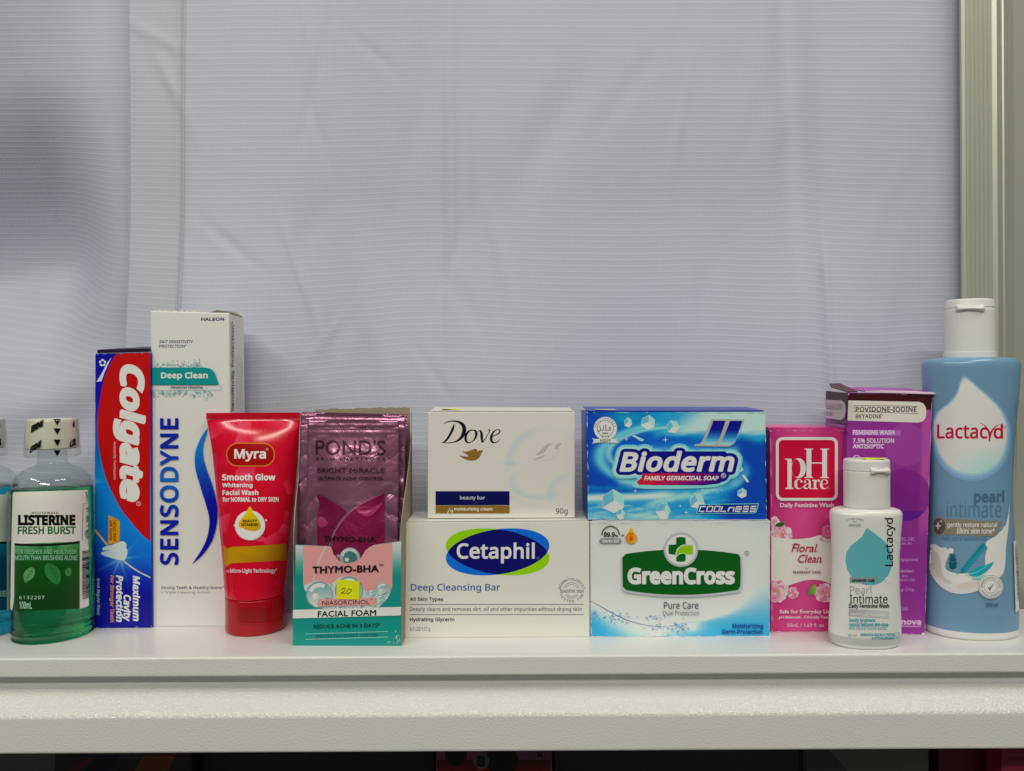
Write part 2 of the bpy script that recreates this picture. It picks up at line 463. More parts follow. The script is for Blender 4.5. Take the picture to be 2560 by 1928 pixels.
def curtain_mat(name, base):
    m = mat(name, base, 0.6, spec=0.3)
    nt = m.node_tree; p = nt.nodes['Principled BSDF']; N = nt.nodes.new; K = nt.links.new
    tc = N('ShaderNodeTexCoord'); sep = N('ShaderNodeSeparateXYZ'); K(tc.outputs['UV'], sep.inputs[0])
    def mth(op, a, b=None, c=None):
        q = N('ShaderNodeMath'); q.operation = op
        for i, v in enumerate((a, b, c)):
            if v is None: continue
            if isinstance(v, (int, float)): q.inputs[i].default_value = v
            else: K(v, q.inputs[i])
        return q.outputs[0]
    ns = N('ShaderNodeTexNoise'); ns.inputs['Scale'].default_value = 7; ns.inputs['Detail'].default_value = 2
    K(tc.outputs['Object'], ns.inputs['Vector'])
    z = mth('ADD', sep.outputs[1], mth('MULTIPLY', ns.outputs[0], 0.005))
    rib = mth('SINE', mth('MULTIPLY', z, 2 * math.pi / 0.00415))
    ribp = mth('POWER', mth('MULTIPLY_ADD', rib, 0.5, 0.5), 5.0)
    dash = mth('SINE', mth('MULTIPLY', sep.outputs[0], 2 * math.pi / 0.00165))
    h = mth('ADD', mth('MULTIPLY', ribp, 1.0), mth('MULTIPLY', mth('MULTIPLY', dash, mth('SUBTRACT', 1.0, ribp)), 0.30))
    fine = N('ShaderNodeTexNoise'); fine.inputs['Scale'].default_value = 1100; K(tc.outputs['Object'], fine.inputs['Vector'])
    h = mth('ADD', h, mth('MULTIPLY', fine.outputs[0], 0.35))
    b = N('ShaderNodeBump'); b.inputs['Strength'].default_value = 0.22; b.inputs['Distance'].default_value = 0.00035
    K(h, b.inputs['Height']); K(b.outputs[0], p.inputs['Normal'])
    # worn, slightly uneven dye plus thread lines
    n2 = N('ShaderNodeTexNoise'); n2.inputs['Scale'].default_value = 5; n2.inputs['Detail'].default_value = 6; K(tc.outputs['Object'], n2.inputs['Vector'])
    f = mth('ADD', mth('MULTIPLY', ribp, 0.05), mth('MULTIPLY_ADD', n2.outputs[0], 0.17, 0.86))
    f = mth('ADD', f, mth('MULTIPLY', mth('MULTIPLY', dash, mth('SUBTRACT', 1.0, ribp)), 0.02))
    # small grey smudges and specks at a few places
    spn = N('ShaderNodeTexNoise'); spn.inputs['Scale'].default_value = 420; spn.inputs['Detail'].default_value = 3; K(tc.outputs['Object'], spn.inputs['Vector'])
    tot = None
    for px, py, r, th in ((1645, 70, .0035, .42), (1660, 95, .010, .63), (610, 745, .016, .66), (700, 690, .014, .67), (470, 520, .006, .66), (1500, 20, .012, .66), (1440, 670, .008, .68), (2090, 615, .006, .68), (560, 670, .012, .68)):
        q = at(px, py, 0.535)
        vm = N('ShaderNodeVectorMath'); vm.operation = 'DISTANCE'; vm.inputs[1].default_value = q; K(tc.outputs['Object'], vm.inputs[0])
        fall = mth('MAXIMUM', mth('SUBTRACT', 1.0, mth('DIVIDE', vm.outputs['Value'], r + 0.012)), 0.0)
        g = mth('MULTIPLY', mth('GREATER_THAN', mth('ADD', spn.outputs[0], mth('MULTIPLY', fall, 0.16)), th + 0.06), mth('GREATER_THAN', fall, 0.05))
        tot = g if tot is None else mth('MAXIMUM', tot, g)
    f = mth('MULTIPLY', f, mth('SUBTRACT', 1.0, mth('MULTIPLY', tot, 0.42)))
    mx = N('ShaderNodeVectorMath'); mx.operation = 'SCALE'; mx.inputs[0].default_value = base[:3]; K(f, mx.inputs['Scale'])
    K(mx.outputs[0], p.inputs['Base Color'])
    return m

def ss(a, b, x):
    t = np.clip((x - a) / (b - a), 0, 1); return t * t * (3 - 2 * t)
def gs(x, c, w): return np.exp(-((x - c) / w) ** 2)
def cloth(name, px0, px1, fn, base_y, material, parent, edge=None, nx=220, ny=180, thick=0.0006):
    """hanging cloth: fn(px, py) is how far (m) the cloth bulges towards the room"""
    PX = np.linspace(px0, px1, nx + 1); PY = np.linspace(-260, 1640, ny + 1)
    verts = []; uv = []
    for j, y in enumerate(PY):
        for i, x in enumerate(PX):
            xx = x + (edge(y) if edge else 0) * (i / nx)
            d = float(fn(xx, y)); Y = base_y
            X = (xx - 1280) * Y / F; Z = H - (y - 964) * Y / F
            verts.append((X, Y - d, Z)); uv.append((X + d * 0.2, Z + d * 0.5))
    w = nx + 1
    faces = [(j * w + i, (j + 1) * w + i, (j + 1) * w + i + 1, j * w + i + 1) for j in range(ny) for i in range(nx)]
    nv = len(verts)                                    # the cloth has its own thickness
    verts += [(x, y + thick, z) for x, y, z in verts]
    faces += [tuple(nv + q for q in reversed(f)) for f in faces]
    rim = [i for i in range(w)] + [j * w + nx for j in range(1, ny + 1)] + [ny * w + i for i in range(nx - 1, -1, -1)] + [j * w for j in range(ny - 1, 0, -1)]
    faces += [(a, b, nv + b, nv + a) for a, b in zip(rim, rim[1:] + rim[:1])]
    o = link_mesh(name, verts, faces, material, parent, smooth=True)
    lay = o.data.uv_layers.new(name='UVMap')
    for l in o.data.loops:
        lay.data[l.index].uv = uv[l.vertex_index % nv]
    return o
CLOTH = curtain_mat('white_net_cloth', (0.532, 0.557, 0.675, 1))
HEM = curtain_mat('doubled_net_cloth', (0.515, 0.545, 0.635, 1))
_r = random.Random(31)
WRINKLES = [(_r.uniform(420, 2250), _r.uniform(-50, 980), _r.uniform(60, 190), _r.uniform(10, 30), _r.choice((1.35, 1.6, 1.8, 2.1, .9)) + _r.uniform(-.2, .2), _r.choice((-1, 1)) * _r.uniform(.0003, .0008)) for _ in range(34)]
WRINKLES += [(760, 690, 130, 9, 1.25, .0014), (600, 620, 90, 12, .7, -.0010), (1190, 330, 200, 12, 1.57, .0008), (1560, 250, 130, 24, 2.2, -.0007), (440, 220, 120, 16, 1.1, .0012), (400, 90, 90, 14, .5, .0010)]
def main_folds(x, y):
    d = 0.0046 * np.sin((x - 300) / 190.0 + 0.25 * np.sin(y / 310.0)) + 0.0030 * np.sin((x + y * 0.25) / 118.0 + 1.0)
    for cx, cyy, L, w, an, amp in WRINKLES:                                        # short creases of handled cloth
        u = (x - cx) * math.cos(an) + (y - cyy) * math.sin(an); v = (y - cyy) * math.cos(an) - (x - cx) * math.sin(an)
        if abs(v) < 3 * w and abs(u) < 2.5 * L: d += amp * math.exp(-(u / L) ** 2) * math.exp(-(v / w) ** 2)
    d += 0.0045 * ss(455, 478, x) - 0.002 * ss(478, 700, x)                       # step of the doubled hem
    d += 0.0022 * gs(x, 1128, 16) * (0.5 + 0.5 * np.sin(y / 260.0))               # thin vertical crease
    d -= 0.0065 * gs(x, 1968 + 0.03 * y, 46) * (1 - 0.55 * ss(300, 800, y))       # valley on the right
    d += 0.0045 * gs(x, 1850, 110) * (1 - ss(250, 900, y))
    d += 0.0018 * gs(x, 2040, 9) * ss(560, 700, y)
    d -= 0.003 * gs(x + y * 0.45, 1530, 60) * gs(y, 330, 170)
    d += 0.0022 * gs(x - y * 0.2, 780, 40) * gs(y, 850, 260)
    d += 0.012 * ss(480, 1060, y)
    d = d * (1 - ss(2080, 2390, x)) + 0.021 * ss(1750, 2400, x)                    # drawn forward to the post                 # belly above the shelf
    return d
def left_folds(x, y):
    # upper part leans back towards a crease, then the cloth swells out below it
    c = 632 - 0.16 * (x - 60)
    wgt = 1 - 0.94 * ss(70, 325, x)
    d = 0.003 * np.sin(x / 90.0)
    d = d + wgt * (0.050 - 0.060 * ss(-520, c + 40, y) - 0.042 * ss(c - 430, c + 16, y) + 0.052 * ss(c - 14, c + 400, y))
    d = d + 0.006 * ss(120, 330, x) + 0.0012 * np.sin((x + 2.2 * y) / 70.0) * ss(700, 900, y)
    return d
def build_curtain():
    t = thing('curtain', 'wide bluish white ribbed curtain hanging behind all the products', 'curtain', (0, 0.545, 0))
    cloth('cloth_panel', 474, 2462, main_folds, 0.540, CLOTH, t, nx=310)
    cloth('doubled_hem', 325, 474, main_folds, 0.540, HEM, t, nx=30)
    t2 = thing('curtain', 'narrow shadowed curtain panel at the far left, hanging beyond a vertical seam edge', 'curtain', (-0.28, 0.56, 0))
    cloth('cloth_panel', -700, 345, left_folds, 0.556, CLOTH, t2, edge=None, nx=180)
build_curtain()

def build_post():
    t = thing('metal_post', 'grooved aluminium post standing at the right end of the shelf behind the blue bottle', 'post', (0.315, 0.515, 0))
    y0 = 0.5085; x0 = (2408 - 1280) * y0 / F; z0, z1 = -0.25, 0.55
    tilt = 0.0
    AL = mat('brushed_aluminium', (0.53, 0.54, 0.46, 1), 0.40, 0.40)
    nt = AL.node_tree; tc = nt.nodes.new('ShaderNodeTexCoord'); mp = nt.nodes.new('ShaderNodeMapping'); mp.inputs['Scale'].default_value = (900, 900, 6)
    n = nt.nodes.new('ShaderNodeTexNoise'); n.inputs['Scale'].default_value = 1.0; b = nt.nodes.new('ShaderNodeBump'); b.inputs['Strength'].default_value = 0.12; b.inputs['Distance'].default_value = 0.0003
    nt.links.new(tc.outputs['Object'], mp.inputs[0]); nt.links.new(mp.outputs[0], n.inputs['Vector']); nt.links.new(n.outputs[0], b.inputs['Height']); nt.links.new(b.outputs[0], nt.nodes['Principled BSDF'].inputs['Normal'])
    prof = [(x0, y0 + 0.0022), (x0, y0)]
    w = 0.0215; k = 6
    prof += [(x0 + 0.0022, y0 - 0.0004)]
    for i in range(k):
        a = x0 + 0.0030 + i * (w - 0.004) / k; s_ = (w - 0.004) / k
        prof += [(a, y0), (a + s_ * 0.62, y0), (a + s_ * 0.68, y0 + 0.00045), (a + s_ * 0.95, y0 + 0.00045)]
    prof += [(x0 + w - 0.0005, y0), (x0 + w + 0.0015, y0 - 0.0006), (x0 + w + 0.0028, y0), (x0 + w + 0.0030, y0 + 0.0035)]
    prof += [(x0 + w + 0.012, y0 + 0.0105), (x0 + w + 0.013, y0 + 0.0100), (x0 + w + 0.024, y0 + 0.0170), (x0 + w + 0.060, y0 + 0.024), (x0 + w + 0.060, y0 + 0.030), (x0 + w, y0 + .012)]
    bm = bmesh.new(); prism(bm, [(x, y, z0) for x, y in prof], (0, 0, z1 - z0))
    link_bm('post_profile', bm, AL, t)
build_post()

# ================================================================== TOOTHPASTE CARTONS
def toothpaste_red():
    quad = ((238, 884), (376.5, 881), (380, 1569), (234, 1571.5))
    body = card('deep_blue_card', (12, 18, 120), 0.3)
    root, A, k, n, b = carton('toothpaste_carton', 'upright red and blue toothpaste carton with white lettering running downwards', quad, 0.030, body, rnd=0.0006)
    bm = bmesh.new()                                       # half open lid, seen from below
    a, c = Vector(k[4]), Vector(k[5]); bd = Vector(k[7]) - a
    p = [a + Vector((.001, .0006, .0002)), c + Vector((-.001, .0006, .0002)), c + bd * .8 + Vector((0, 0, .0024)), a + bd * .9 + Vector((.001, 0, .0016))]
    hexa(bm, p + [q + Vector((0, 0, .0022 if i in (0, 1) else .003)) for i, q in enumerate(p)]); bmesh.ops.recalc_face_normals(bm, faces=bm.faces[:])
    link_bm('lid_flap', bm, card('lid_dark', (30, 12, 40)), root)
    def bgf(X, Y):
        y = Y; st = [(884, (14, 16, 128)), (1010, (14, 22, 145)), (1120, (4, 78, 165)), (1200, (0, 118, 182)), (1310, (0, 112, 188)), (1370, (0, 84, 178)), (1430, (8, 34, 146)), (1470, (12, 18, 122)), (1575, (16, 20, 128))]
        ys = [q[0] for q in st]; dy = (X - 300) * 0.45
        r, g, bl = [np.interp(y - dy, ys, [q[1][i] for q in st]) for i in range(3)]
        gx, gy = 300, 1398; d = np.hypot((X - gx), (Y - gy)); an = np.arctan2(Y - gy, X - gx)
        raysv = (0.45 + 0.55 * np.maximum(0, np.cos(an * 9 + 1.2)) ** 5) * np.exp(-d / 26) * 1.25
        e = np.exp(-((Y - 1205 + (X - 235) * .1) / 5) ** 2) * np.clip((275 - X) / 40, 0, 1) * 0.4
        q = np.clip(raysv + e, 0, 1)
        return r + (150 - r) * q, g + (215 - g) * q, bl + (225 - bl) * q
    A.part('front_print'); A.paint(0, 0, 1, 1, 60, 220, bgf, corners=((238.6, 884.6), (376, 881.6), (379.4, 1568.4), (234.6, 1570.8)))
    A.part('red_panel'); A.cv(230, 860, 4.1625)
    e2 = lambda x, y: ((x / 4.9 + 230 - 230) * 4.1625, (y / 4.9 + 1240 - 860) * 4.1625)
    left = [(252, 101), (200, 190), (130, 350), (85, 560), (60, 760), (58, 900), (75, 1080), (110, 1270), (170, 1460), (262, 1645), e2(380, 195), e2(480, 320), e2(600, 460), e2(716, 563)]
    lc = [tuple(q) for q in catmull(left, 6)]
    A.poly(lc + [e2(712, 300), (609, 600), (606, 92)], (168, 8, 16))
    A.part('swoosh'); A.poly([(205, 140), (155, 200), (105, 300), (45, 395), (100, 388), (130, 300), (165, 220)], (185, 188, 195))
    for i in range(5):
        an = R(i * 72 - 90); x, y = 110 + 26 * math.cos(an), 196 + 28 * math.sin(an)
        A.poly(A.ell(x, y, 17, 11, 8, an + 1.57), (190, 195, 200))
    A.part('brand_lettering'); A.cv(220, 740, 1.938)
    A.text('Colgate', 121, 331, 280, 998, (205, 200, 190), 'N', 0.062, 0.22, rot=1, spacing=0.97)
    A.ring(245, 1006, 11, 2.2, (190, 170, 165))
    A.text('R', 239, 1001, 251, 1011, (190, 170, 165), rot=1)
    A.part('small_print')
    A.text('Anticavity Toothpaste', 121, 705, 137, 891, (215, 150, 150), 'N', 0.02, 0.2, rot=1)
    A.part('claim_print')
    A.cv(230, 1240, 4.9)
    A.text('Maximum', 500, 975, 590, 1535, (200, 202, 215), 'N', 0.045, 0.2, rot=1)
    A.text('Cavity', 362, 1210, 480, 1535, (200, 202, 215), 'N', 0.045, 0.2, rot=1)
    A.text('Protection', 295, 970, 385, 1545, (200, 202, 215), 'N', 0.045, 0.2, rot=1)
    A.text('For Stronger Teeth', 212, 970, 276, 1550, (185, 115, 60), 'N', 0.04, 0.2, rot=1)
    A.part('flavour_print'); A.text('Great Regular Flavor', 52, 1008, 100, 1468, (150, 170, 205), 'N', 0.02, 0.2, rot=1)
    A.part('tooth_emblem')
    A.stroke([(35, 415), (110, 505), (192, 610)], [24, 22, 20], (205, 150, 25))
    A.stroke([(370, 778), (480, 868), (600, 943), (718, 1000)], [12, 17, 16, 14], (205, 175, 140))
    A.poly([(205, 240), (250, 255), (330, 300), (342, 330), (335, 560), (200, 600)], (215, 140, 10))
    A.text('Calcium Boost', 262, 292, 304, 560, (90, 30, 10), 'N', 0.03, 0.2, rot=1)
    A.text('with Fluoride', 215, 300, 254, 545, (90, 30, 10), 'N', 0.03, 0.2, rot=1)
    A.poly([(130, 652), (145, 628), (250, 598), (330, 565), (390, 558), (420, 590), (421, 632), (436, 670), (431, 720), (405, 782), (350, 787), (270, 768), (180, 742), (120, 718), (114, 695), (140, 684), (222, 664), (140, 668)], lambda x, y: (190 - max(0, 300 - x) * .12, 203 - max(0, 300 - x) * .1, 205), 4)
    wear(A, ((238.6, 884.6), (376, 881.6), (379.4, 1568.4), (234.6, 1570.8)), 1, (150, 150, 190), 'tlb', 6)
    A.build(root)
toothpaste_red()

def toothpaste_white():
    quad = ((376, 777), (572.5, 783), (580, 1566), (382, 1567))
    root, A, k, n, b = carton('toothpaste_carton', 'tallest white toothpaste carton with blue lettering running upwards and a blue swoosh', quad, 0.0268, CARDW, rnd=0.0007)
    # worn top: side tuck flap left standing open at the right, frayed front fold
    bm = bmesh.new(); c = Vector(k[5]); d = Vector(k[6])
    prism(bm, [c + Vector((-.012, .001, .0001)), c + Vector((.0002, .003, .0001)), d + Vector((.0002, -.004, -.0006)), d + Vector((-.004, -.003, .0022)), c + Vector((-.010, .006, .0020))], (0, 0, 0.0006))
    link_bm('tuck_flap', bm, CARDBROWN, root)
    bm = bmesh.new(); a = Vector(k[4])
    for i in range(26):
        q = a.lerp(Vector(k[5]), 0.05 + 0.66 * i / 26); hgt = 0.0004 + 0.0010 * random.random()
        hexa(bm, box_pts(q.x, q.x + .0016, q.y + .0004, q.y + .0012, q.z - .0003, q.z + hgt))
    link_bm('frayed_fold', bm, CARDW, root)
    A.cv(220, 740, 1.938)
    navy = (28, 32, 78)
    A.part('maker_print')
    A.text('HALEON', 548, 105, 660, 121, navy, 'N', 0.035)
    A.part('claim_print')
    A.text('24/7 SENSITIVITY', 345, 214, 508, 229, (70, 72, 100), 'N', 0.02)
    A.text('PROTECTION"', 345, 236, 478, 251, (70, 72, 100), 'N', 0.02)
    A.part('tagline_print')
    A.text('Strong Teeth & Healthy Gums"', 355, 1406, 657, 1424, (75, 76, 84), 'N', 0.02)
    A.text('+ Triple Cleaning Action', 355, 1429, 589, 1446, (92, 93, 98), 'N', 0.0)
    A.part('bubble_print')
    rnd = random.Random(3)
    for i in range(150):
        up = i < 62
        x = 306 + rnd.random() * (245 if up else 300); y = (344 - abs(rnd.gauss(0, 13))) if up else (460 + abs(rnd.gauss(0, 17)))
        r = rnd.choice((2, 2.5, 3, 4, 5, 6.5)); q = rnd.random()
        c = (int(40 + 110 * q), int(130 + 50 * q), int(135 + 45 * q))
        if y < 318 or y > 496: r = min(r, 3)
        if r > 3: A.ring(x, y, r, 1.6, c, n=14)
        else: A.disc(x, y, r, c, n=10)
    A.part('teal_banner')
    A.poly([(304, 347), (568, 347), (590, 351), (606, 360), (619, 381), (635, 427), (631, 430), (305, 430)], (8, 128, 125))
    A.stroke([(306, 456), (560, 456), (637, 455), (648, 449), (646, 440), (640, 432)], 1.6, (90, 120, 130), smooth=3)
    A.text('Deep Clean', 356, 369, 582, 408, (200, 212, 206), 'N', 0.035)
    A.text('Advanced Cleaning', 402, 436, 556, 450, (50, 70, 95), 'N', 0.03)
    A.part('brand_lettering')
    def g(x, y):
        t = (y - 592) / 710; a = np.array((14, 34, 140)); bb = np.array((12, 92, 168)); w = math.exp(-((t - .42) / .16) ** 2)
        return tuple(a + (bb - a) * w)
    A.text('SENSODYNE', 350, 592, 441, 1302, g, 'N', 0.026, rot=2, spacing=1.05)
    A.part('swoosh')
    L = [(584, 636), (547, 690), (522, 760), (522, 832), (545, 920), (573, 1010), (590, 1085), (580, 1165), (550, 1232), (505, 1300)]
    Rr = [(505, 1300), (558, 1252), (600, 1190), (622, 1120), (629, 1050), (620, 975), (600, 905), (575, 835), (560, 775), (562, 715), (584, 640)]
    A.poly([tuple(q) for q in catmull(L, 6)] + [tuple(q) for q in catmull(Rr, 6)][1:-1], lambda x, y: (6, 110 - 95 * min(1, max(0, (y - 740) / 300)), 180 - 40 * min(1, max(0, (y - 740) / 300))))
    A.build(root)
    B = Art(plane_hit(k[1], (1, 0, 0))); B.cv(220, 740, 1.938).part('side_print')
    B.text('24/7 Sensitivity Protection"', 697, 122, 711, 660, (60, 64, 95), 'N', 0.03, rot=2)
    for j, x in enumerate((722, 729, 737, 746)):
        B.text('Sodium fluoride toothpaste relief for sensitive teeth', x, 292 + 30 * (j % 2), x + 4, 660, (110, 112, 120), rot=2)
    B.build(root)
toothpaste_white()

# ================================================================== ROUND AND OVAL CONTAINERS
def pchip(xs, ys, q):
    xs = np.array(xs, float); ys = np.array(ys, float); h = np.diff(xs); d = np.diff(ys) / h
    m = np.zeros(len(xs)); m[0], m[-1] = d[0], d[-1]
    for i in range(1, len(xs) - 1):
        if d[i - 1] * d[i] > 0: m[i] = 2 * d[i - 1] * d[i] / (d[i - 1] + d[i])
    i = np.clip(np.searchsorted(xs, q, 'right') - 1, 0, len(h) - 1); t = (q - xs[i]) / h[i]
    return ys[i] * (1 + 2 * t) * (1 - t) ** 2 + h[i] * m[i] * t * (1 - t) ** 2 + ys[i + 1] * t * t * (3 - 2 * t) + h[i] * m[i + 1] * t * t * (t - 1)
class Body:
    """lofted container: sections (z, cx, a, b, n) from the bottom up, about depth cy"""
    def __init__(s, secs, cy_, sub=6):
        secs = sorted(secs, key=lambda q: q[0]); t = np.arange(len(secs)); q = np.linspace(0, len(secs) - 1, (len(secs) - 1) * sub + 1)
        s.z, s.cx, s.a, s.b, s.n = [pchip(t, [w[i] for w in secs], q) for i in range(5)]
        s.z = s.z + np.arange(len(s.z)) * 1e-9; s.cy = cy_
    def mesh(s, name, material, parent, seg=112, smooth=True, cap=True, zlo=None, zhi=None):
        V = []; Fc = []
        lo = s.z[0] if zlo is None else zlo; hi = s.z[-1] if zhi is None else zhi
        zs = [lo] + [z for z in s.z if lo + 1e-6 < z < hi - 1e-6] + [hi]
        for z in zs:
            cx, a, b, n = (float(np.interp(z, s.z, q)) for q in (s.cx, s.a, s.b, s.n)); e = 2.0 / n
            for k in range(seg):
                th = 2 * math.pi * k / seg; c, d = math.cos(th), math.sin(th)
                V.append((cx + a * math.copysign(abs(c) ** e, c), s.cy + b * math.copysign(abs(d) ** e, d), z))
        m_ = len(zs)
        for j in range(m_ - 1):
            for k in range(seg): Fc.append((j * seg + k, j * seg + (k + 1) % seg, (j + 1) * seg + (k + 1) % seg, (j + 1) * seg + k))
        if cap and zlo is None: Fc.append(tuple(range(seg - 1, -1, -1)))
        if cap and zhi is None: Fc.append(tuple((m_ - 1) * seg + k for k in range(seg)))
        return link_mesh(name, V, Fc, material, parent, smooth=smooth)
    def hit(s, px, py, o):
        d = ray(px, py); y = s.cy - float(np.max(s.b))
        for _ in range(14):
            p = EYE + d * (y / d.y)
            a, b, cx, n = (float(np.interp(max(p.z, s.z[0] + 0.0004), s.z, q)) for q in (s.a, s.b, s.cx, s.n))
            u = max(-0.996, min(0.996, (p.x - cx) / a))
            y2 = s.cy - b * (1 - abs(u) ** n) ** (1 / n); y = 0.5 * y + 0.5 * y2
        v = (1 - abs(u) ** n) ** (1 / n)
        nn = Vector((math.copysign(abs(u) ** (n - 1), u) / a, -max(v, .05) ** (n - 1) / b, 0)).normalized()
        return Vector((cx + u * a, s.cy - b * v, max(p.z, s.z[0] + 0.0004))) + nn * o
    def art(s, gx=4.0, gy=12.0): return Art(s.hit, step=0.000012, base=0.00006, wrap=(gx, gy))

def profile(rows, cy_, ratio, n=2.0, z0=None):
    """rows: (py, left px, right px[, ratio[, n]]) silhouette rows read at depth cy"""
    out = []
    for r in rows:
        py, l, rr_ = r[:3]; q = r[3] if len(r) > 3 else ratio; nn = r[4] if len(r) > 4 else n
        a_, b_ = at(l, py, cy_), at(rr_, py, cy_)
        w = (b_.x - a_.x) / 2
        w /= math.sqrt(1 + (q * (a_.x + b_.x) / 2 / cy_) ** 2)              # an oval seen from the side shows wider than its axis
        out.append([(a_.z + b_.z) / 2, (a_.x + b_.x) / 2, w, w * q, nn])
    return out

def facial_tube():
    cv = lambda x, y: (480 + x / 2.687, 1000 + y / 2.687)
    hw = 207 / 2.687; yf = ground(640, 1595).y; cyd = yf / (1 - hw / F)
    root = thing('facial_wash_tube', 'red squeeze tube of facial wash standing on its dark red cap', 'tube', ((640 - 1280) * cyd / F, cyd, 0))
    red = mat('red_tube_plastic', ink4(186, 17, 43), 0.15); capm = mat('dark_red_cap', ink4(148, 6, 32), 0.22)
    rows = []
    #       y     left  right  depth/width
    for y, l, r, q in ((1296, 224, 632, 1.0), (1262, 219, 634, .985), (1200, 214, 640, .95), (1100, 207, 650, .90), (1000, 199, 660, .835), (900, 190, 669, .765), (800, 181, 679, .69), (700, 172, 689, .61), (600, 163, 699, .525), (500, 153, 707, .435), (400, 142, 714, .365), (300, 129, 719, .285), (240, 119, 721, .215), (200, 112, 723, .155), (165, 106, 724, .09), (142, 101, 725, .045), (132, 99.5, 725.5, .03)):
        (pl, py), (pr, _) = cv(l, y), cv(r, y); rows.append((py, pl, pr, q))
    B = Body(profile(rows, cyd, 1.0), cyd)
    B.mesh('tube_body', red, root, seg=128)
    # crimp: flat end seal with fine vertical ribs
    zt = at(*cv(400, 86), cyd).z; zb = B.z[-1] + 0.0002; xl = at(*cv(98.5, 110), cyd).x; xr = at(*cv(726, 110), cyd).x
    V = []; Fc = []; nr = 168
    for i in range(nr + 1):
        x = xl + (xr - xl) * i / nr; t = 0.00075 + (0.00022 if i % 2 else 0) * (1 if 6 < i < nr - 6 else 0)
        V += [(x, cyd - t, zb), (x, cyd - t, zt), (x, cyd + t, zt), (x, cyd + t, zb)]
    for i in range(nr):
        a = 4 * i; b = a + 4
        Fc += [(a, b, b + 1, a + 1), (a + 1, b + 1, b + 2, a + 2), (a + 2, b + 2, b + 3, a + 3)]
    Fc += [(0, 1, 2, 3), (4 * nr + 3, 4 * nr + 2, 4 * nr + 1, 4 * nr)]
    link_mesh('end_crimp', V, Fc, mat('red_crimp', ink4(176, 20, 40), 0.3), root)
    # cap
    cx = (at(*cv(224, 1400), cyd).x + at(*cv(637, 1400), cyd).x) / 2; ra = (at(*cv(637, 1400), cyd).x - at(*cv(224, 1400), cyd).x) / 2.11
    ztop = B.z[0] - 0.0004
    C = Body([(0, cx, ra * .955, ra * .955, 2), (0.0006, cx, ra * .985, ra * .985, 2), (0.0016, cx, ra, ra, 2), (ztop * .5, cx, ra * 1.0, ra, 2), (ztop - .001, cx, ra * 1.0, ra, 2), (ztop - .0003, cx, ra * .985, ra * .985, 2), (ztop, cx, ra * .96, ra * .96, 2)], cyd)
    cap = C.mesh('flip_cap', capm, root)
    T = C.art(3, 6); T.cv(480, 1000, 2.687).part('thumb_recess_shade', mat('recess_shade_red', ink4(128, 4, 26), 0.3, attr=False))  # flat darker patch on the cap; the recess's shade is put into its red
    T.rrect(305, 1400, 520, 1495, 10, (128, 4, 26)); T.build(cap)
    T = C.art(3, 6); T.o += .0003; T.cv(480, 1000, 2.687).part('thumb_lip', capm); T.stroke([(303, 1497), (410, 1502), (522, 1495)], 8, (150, 5, 30)); T.build(cap)
    A = B.art(3.5, 5); A.step = 0.00003; A.cv(480, 1000, 2.687)
    rnd = random.Random(11); sites = np.array([(rnd.uniform(60, 760), rnd.uniform(120, 1300)) for _ in range(85)]); sv = np.array([rnd.random() ** 2 for _ in range(85)])
    dirs = np.array([(math.cos(a), math.sin(a)) for a in [rnd.random() * 6.28 for _ in range(85)]])
    def facets(X, Y):
        d = (X[..., None] - sites[:, 0]) ** 2 + (Y[..., None] - sites[:, 1]) ** 2; k = d.argmin(-1)
        rel = (X - sites[k, 0]) * dirs[k, 0] + (Y - sites[k, 1]) * dirs[k, 1]
        q = sv[k] * np.clip(0.55 + rel / 110, 0, 1) * (rel > -20)
        q = q * (0.9 - 0.5 * ss(800, 1200, Y))
        return 183 + 34 * q, 16 + 58 * q, 41 + 54 * q
    A.part('facet_print', INKGLOSS)
    A.paint(0, 0, 1, 1, 90, 170, facets, corners=((116, 150), (712, 150), (620, 1280), (232, 1280)))
    w = (214, 205, 205)
    A.part('gold_band', INKGLOSS)
    A.poly([(212, 975), (238, 1000), (265, 988), (440, 980), (634, 966), (636, 1076), (440, 1088), (262, 1096), (232, 1120), (219, 1100)], lambda x, y: (150 + 25 * math.exp(-((x - 250) / 40) ** 2), 108 + 25 * math.exp(-((x - 250) / 40) ** 2), 22))
    A.part('brand_badge', INKGLOSS)
    A.rrect(230, 287, 557, 447, 78, (186, 112, 40)); A.rrect(237, 294, 550, 440, 72, (146, 8, 22))
    A.text('Myra', 285, 330, 497, 414, w, 'N', 0.03); A.ring(505, 331, 8, 2, w, n=16)
    A.part('lettering', INKGLOSS)
    A.text('Smooth Glow', 203, 496, 560, 541, w, 'N', 0.04); A.text('Whitening', 205, 557, 408, 594, w, 'N', 0.035)
    A.text('Facial Wash', 207, 604, 447, 639, w, 'N', 0.035); A.text('for NORMAL to DRY SKIN', 209, 651, 581, 684, w, 'N', 0.035)
    A.text('with', 233, 1140, 256, 1158, (200, 150, 150), 'N', .03); A.text('Micro-Light Technology"', 260, 1132, 568, 1168, (220, 190, 190), 'N', 0.025)
    A.part('drop_emblem', INKGLOSS)
    A.disc(391, 842, 100, (206, 204, 192)); A.disc(497, 808, 6, (206, 204, 192)); A.disc(291, 842, 7, (206, 204, 192))
    A.poly([(391, 717), (415, 760), (448, 800), (462, 840), (455, 866), (420, 880), (350, 868), (318, 850), (322, 815), (358, 768)], lambda x, y: (196 - (x - 390) * .3, 160 - (y - 800) * .3, 14), 5)
    A.poly([(300, 865), (340, 858), (380, 885), (430, 880), (470, 862), (462, 900), (430, 925), (380, 935), (330, 915)], (218, 218, 208), 5)
    A.text('BEAUTY', 343, 803, 438, 822, (60, 45, 10), 'N', 0.035); A.text('VITAMINS', 332, 827, 445, 847, (60, 45, 10), 'N', 0.035)
    A.build(root)
facial_tube()

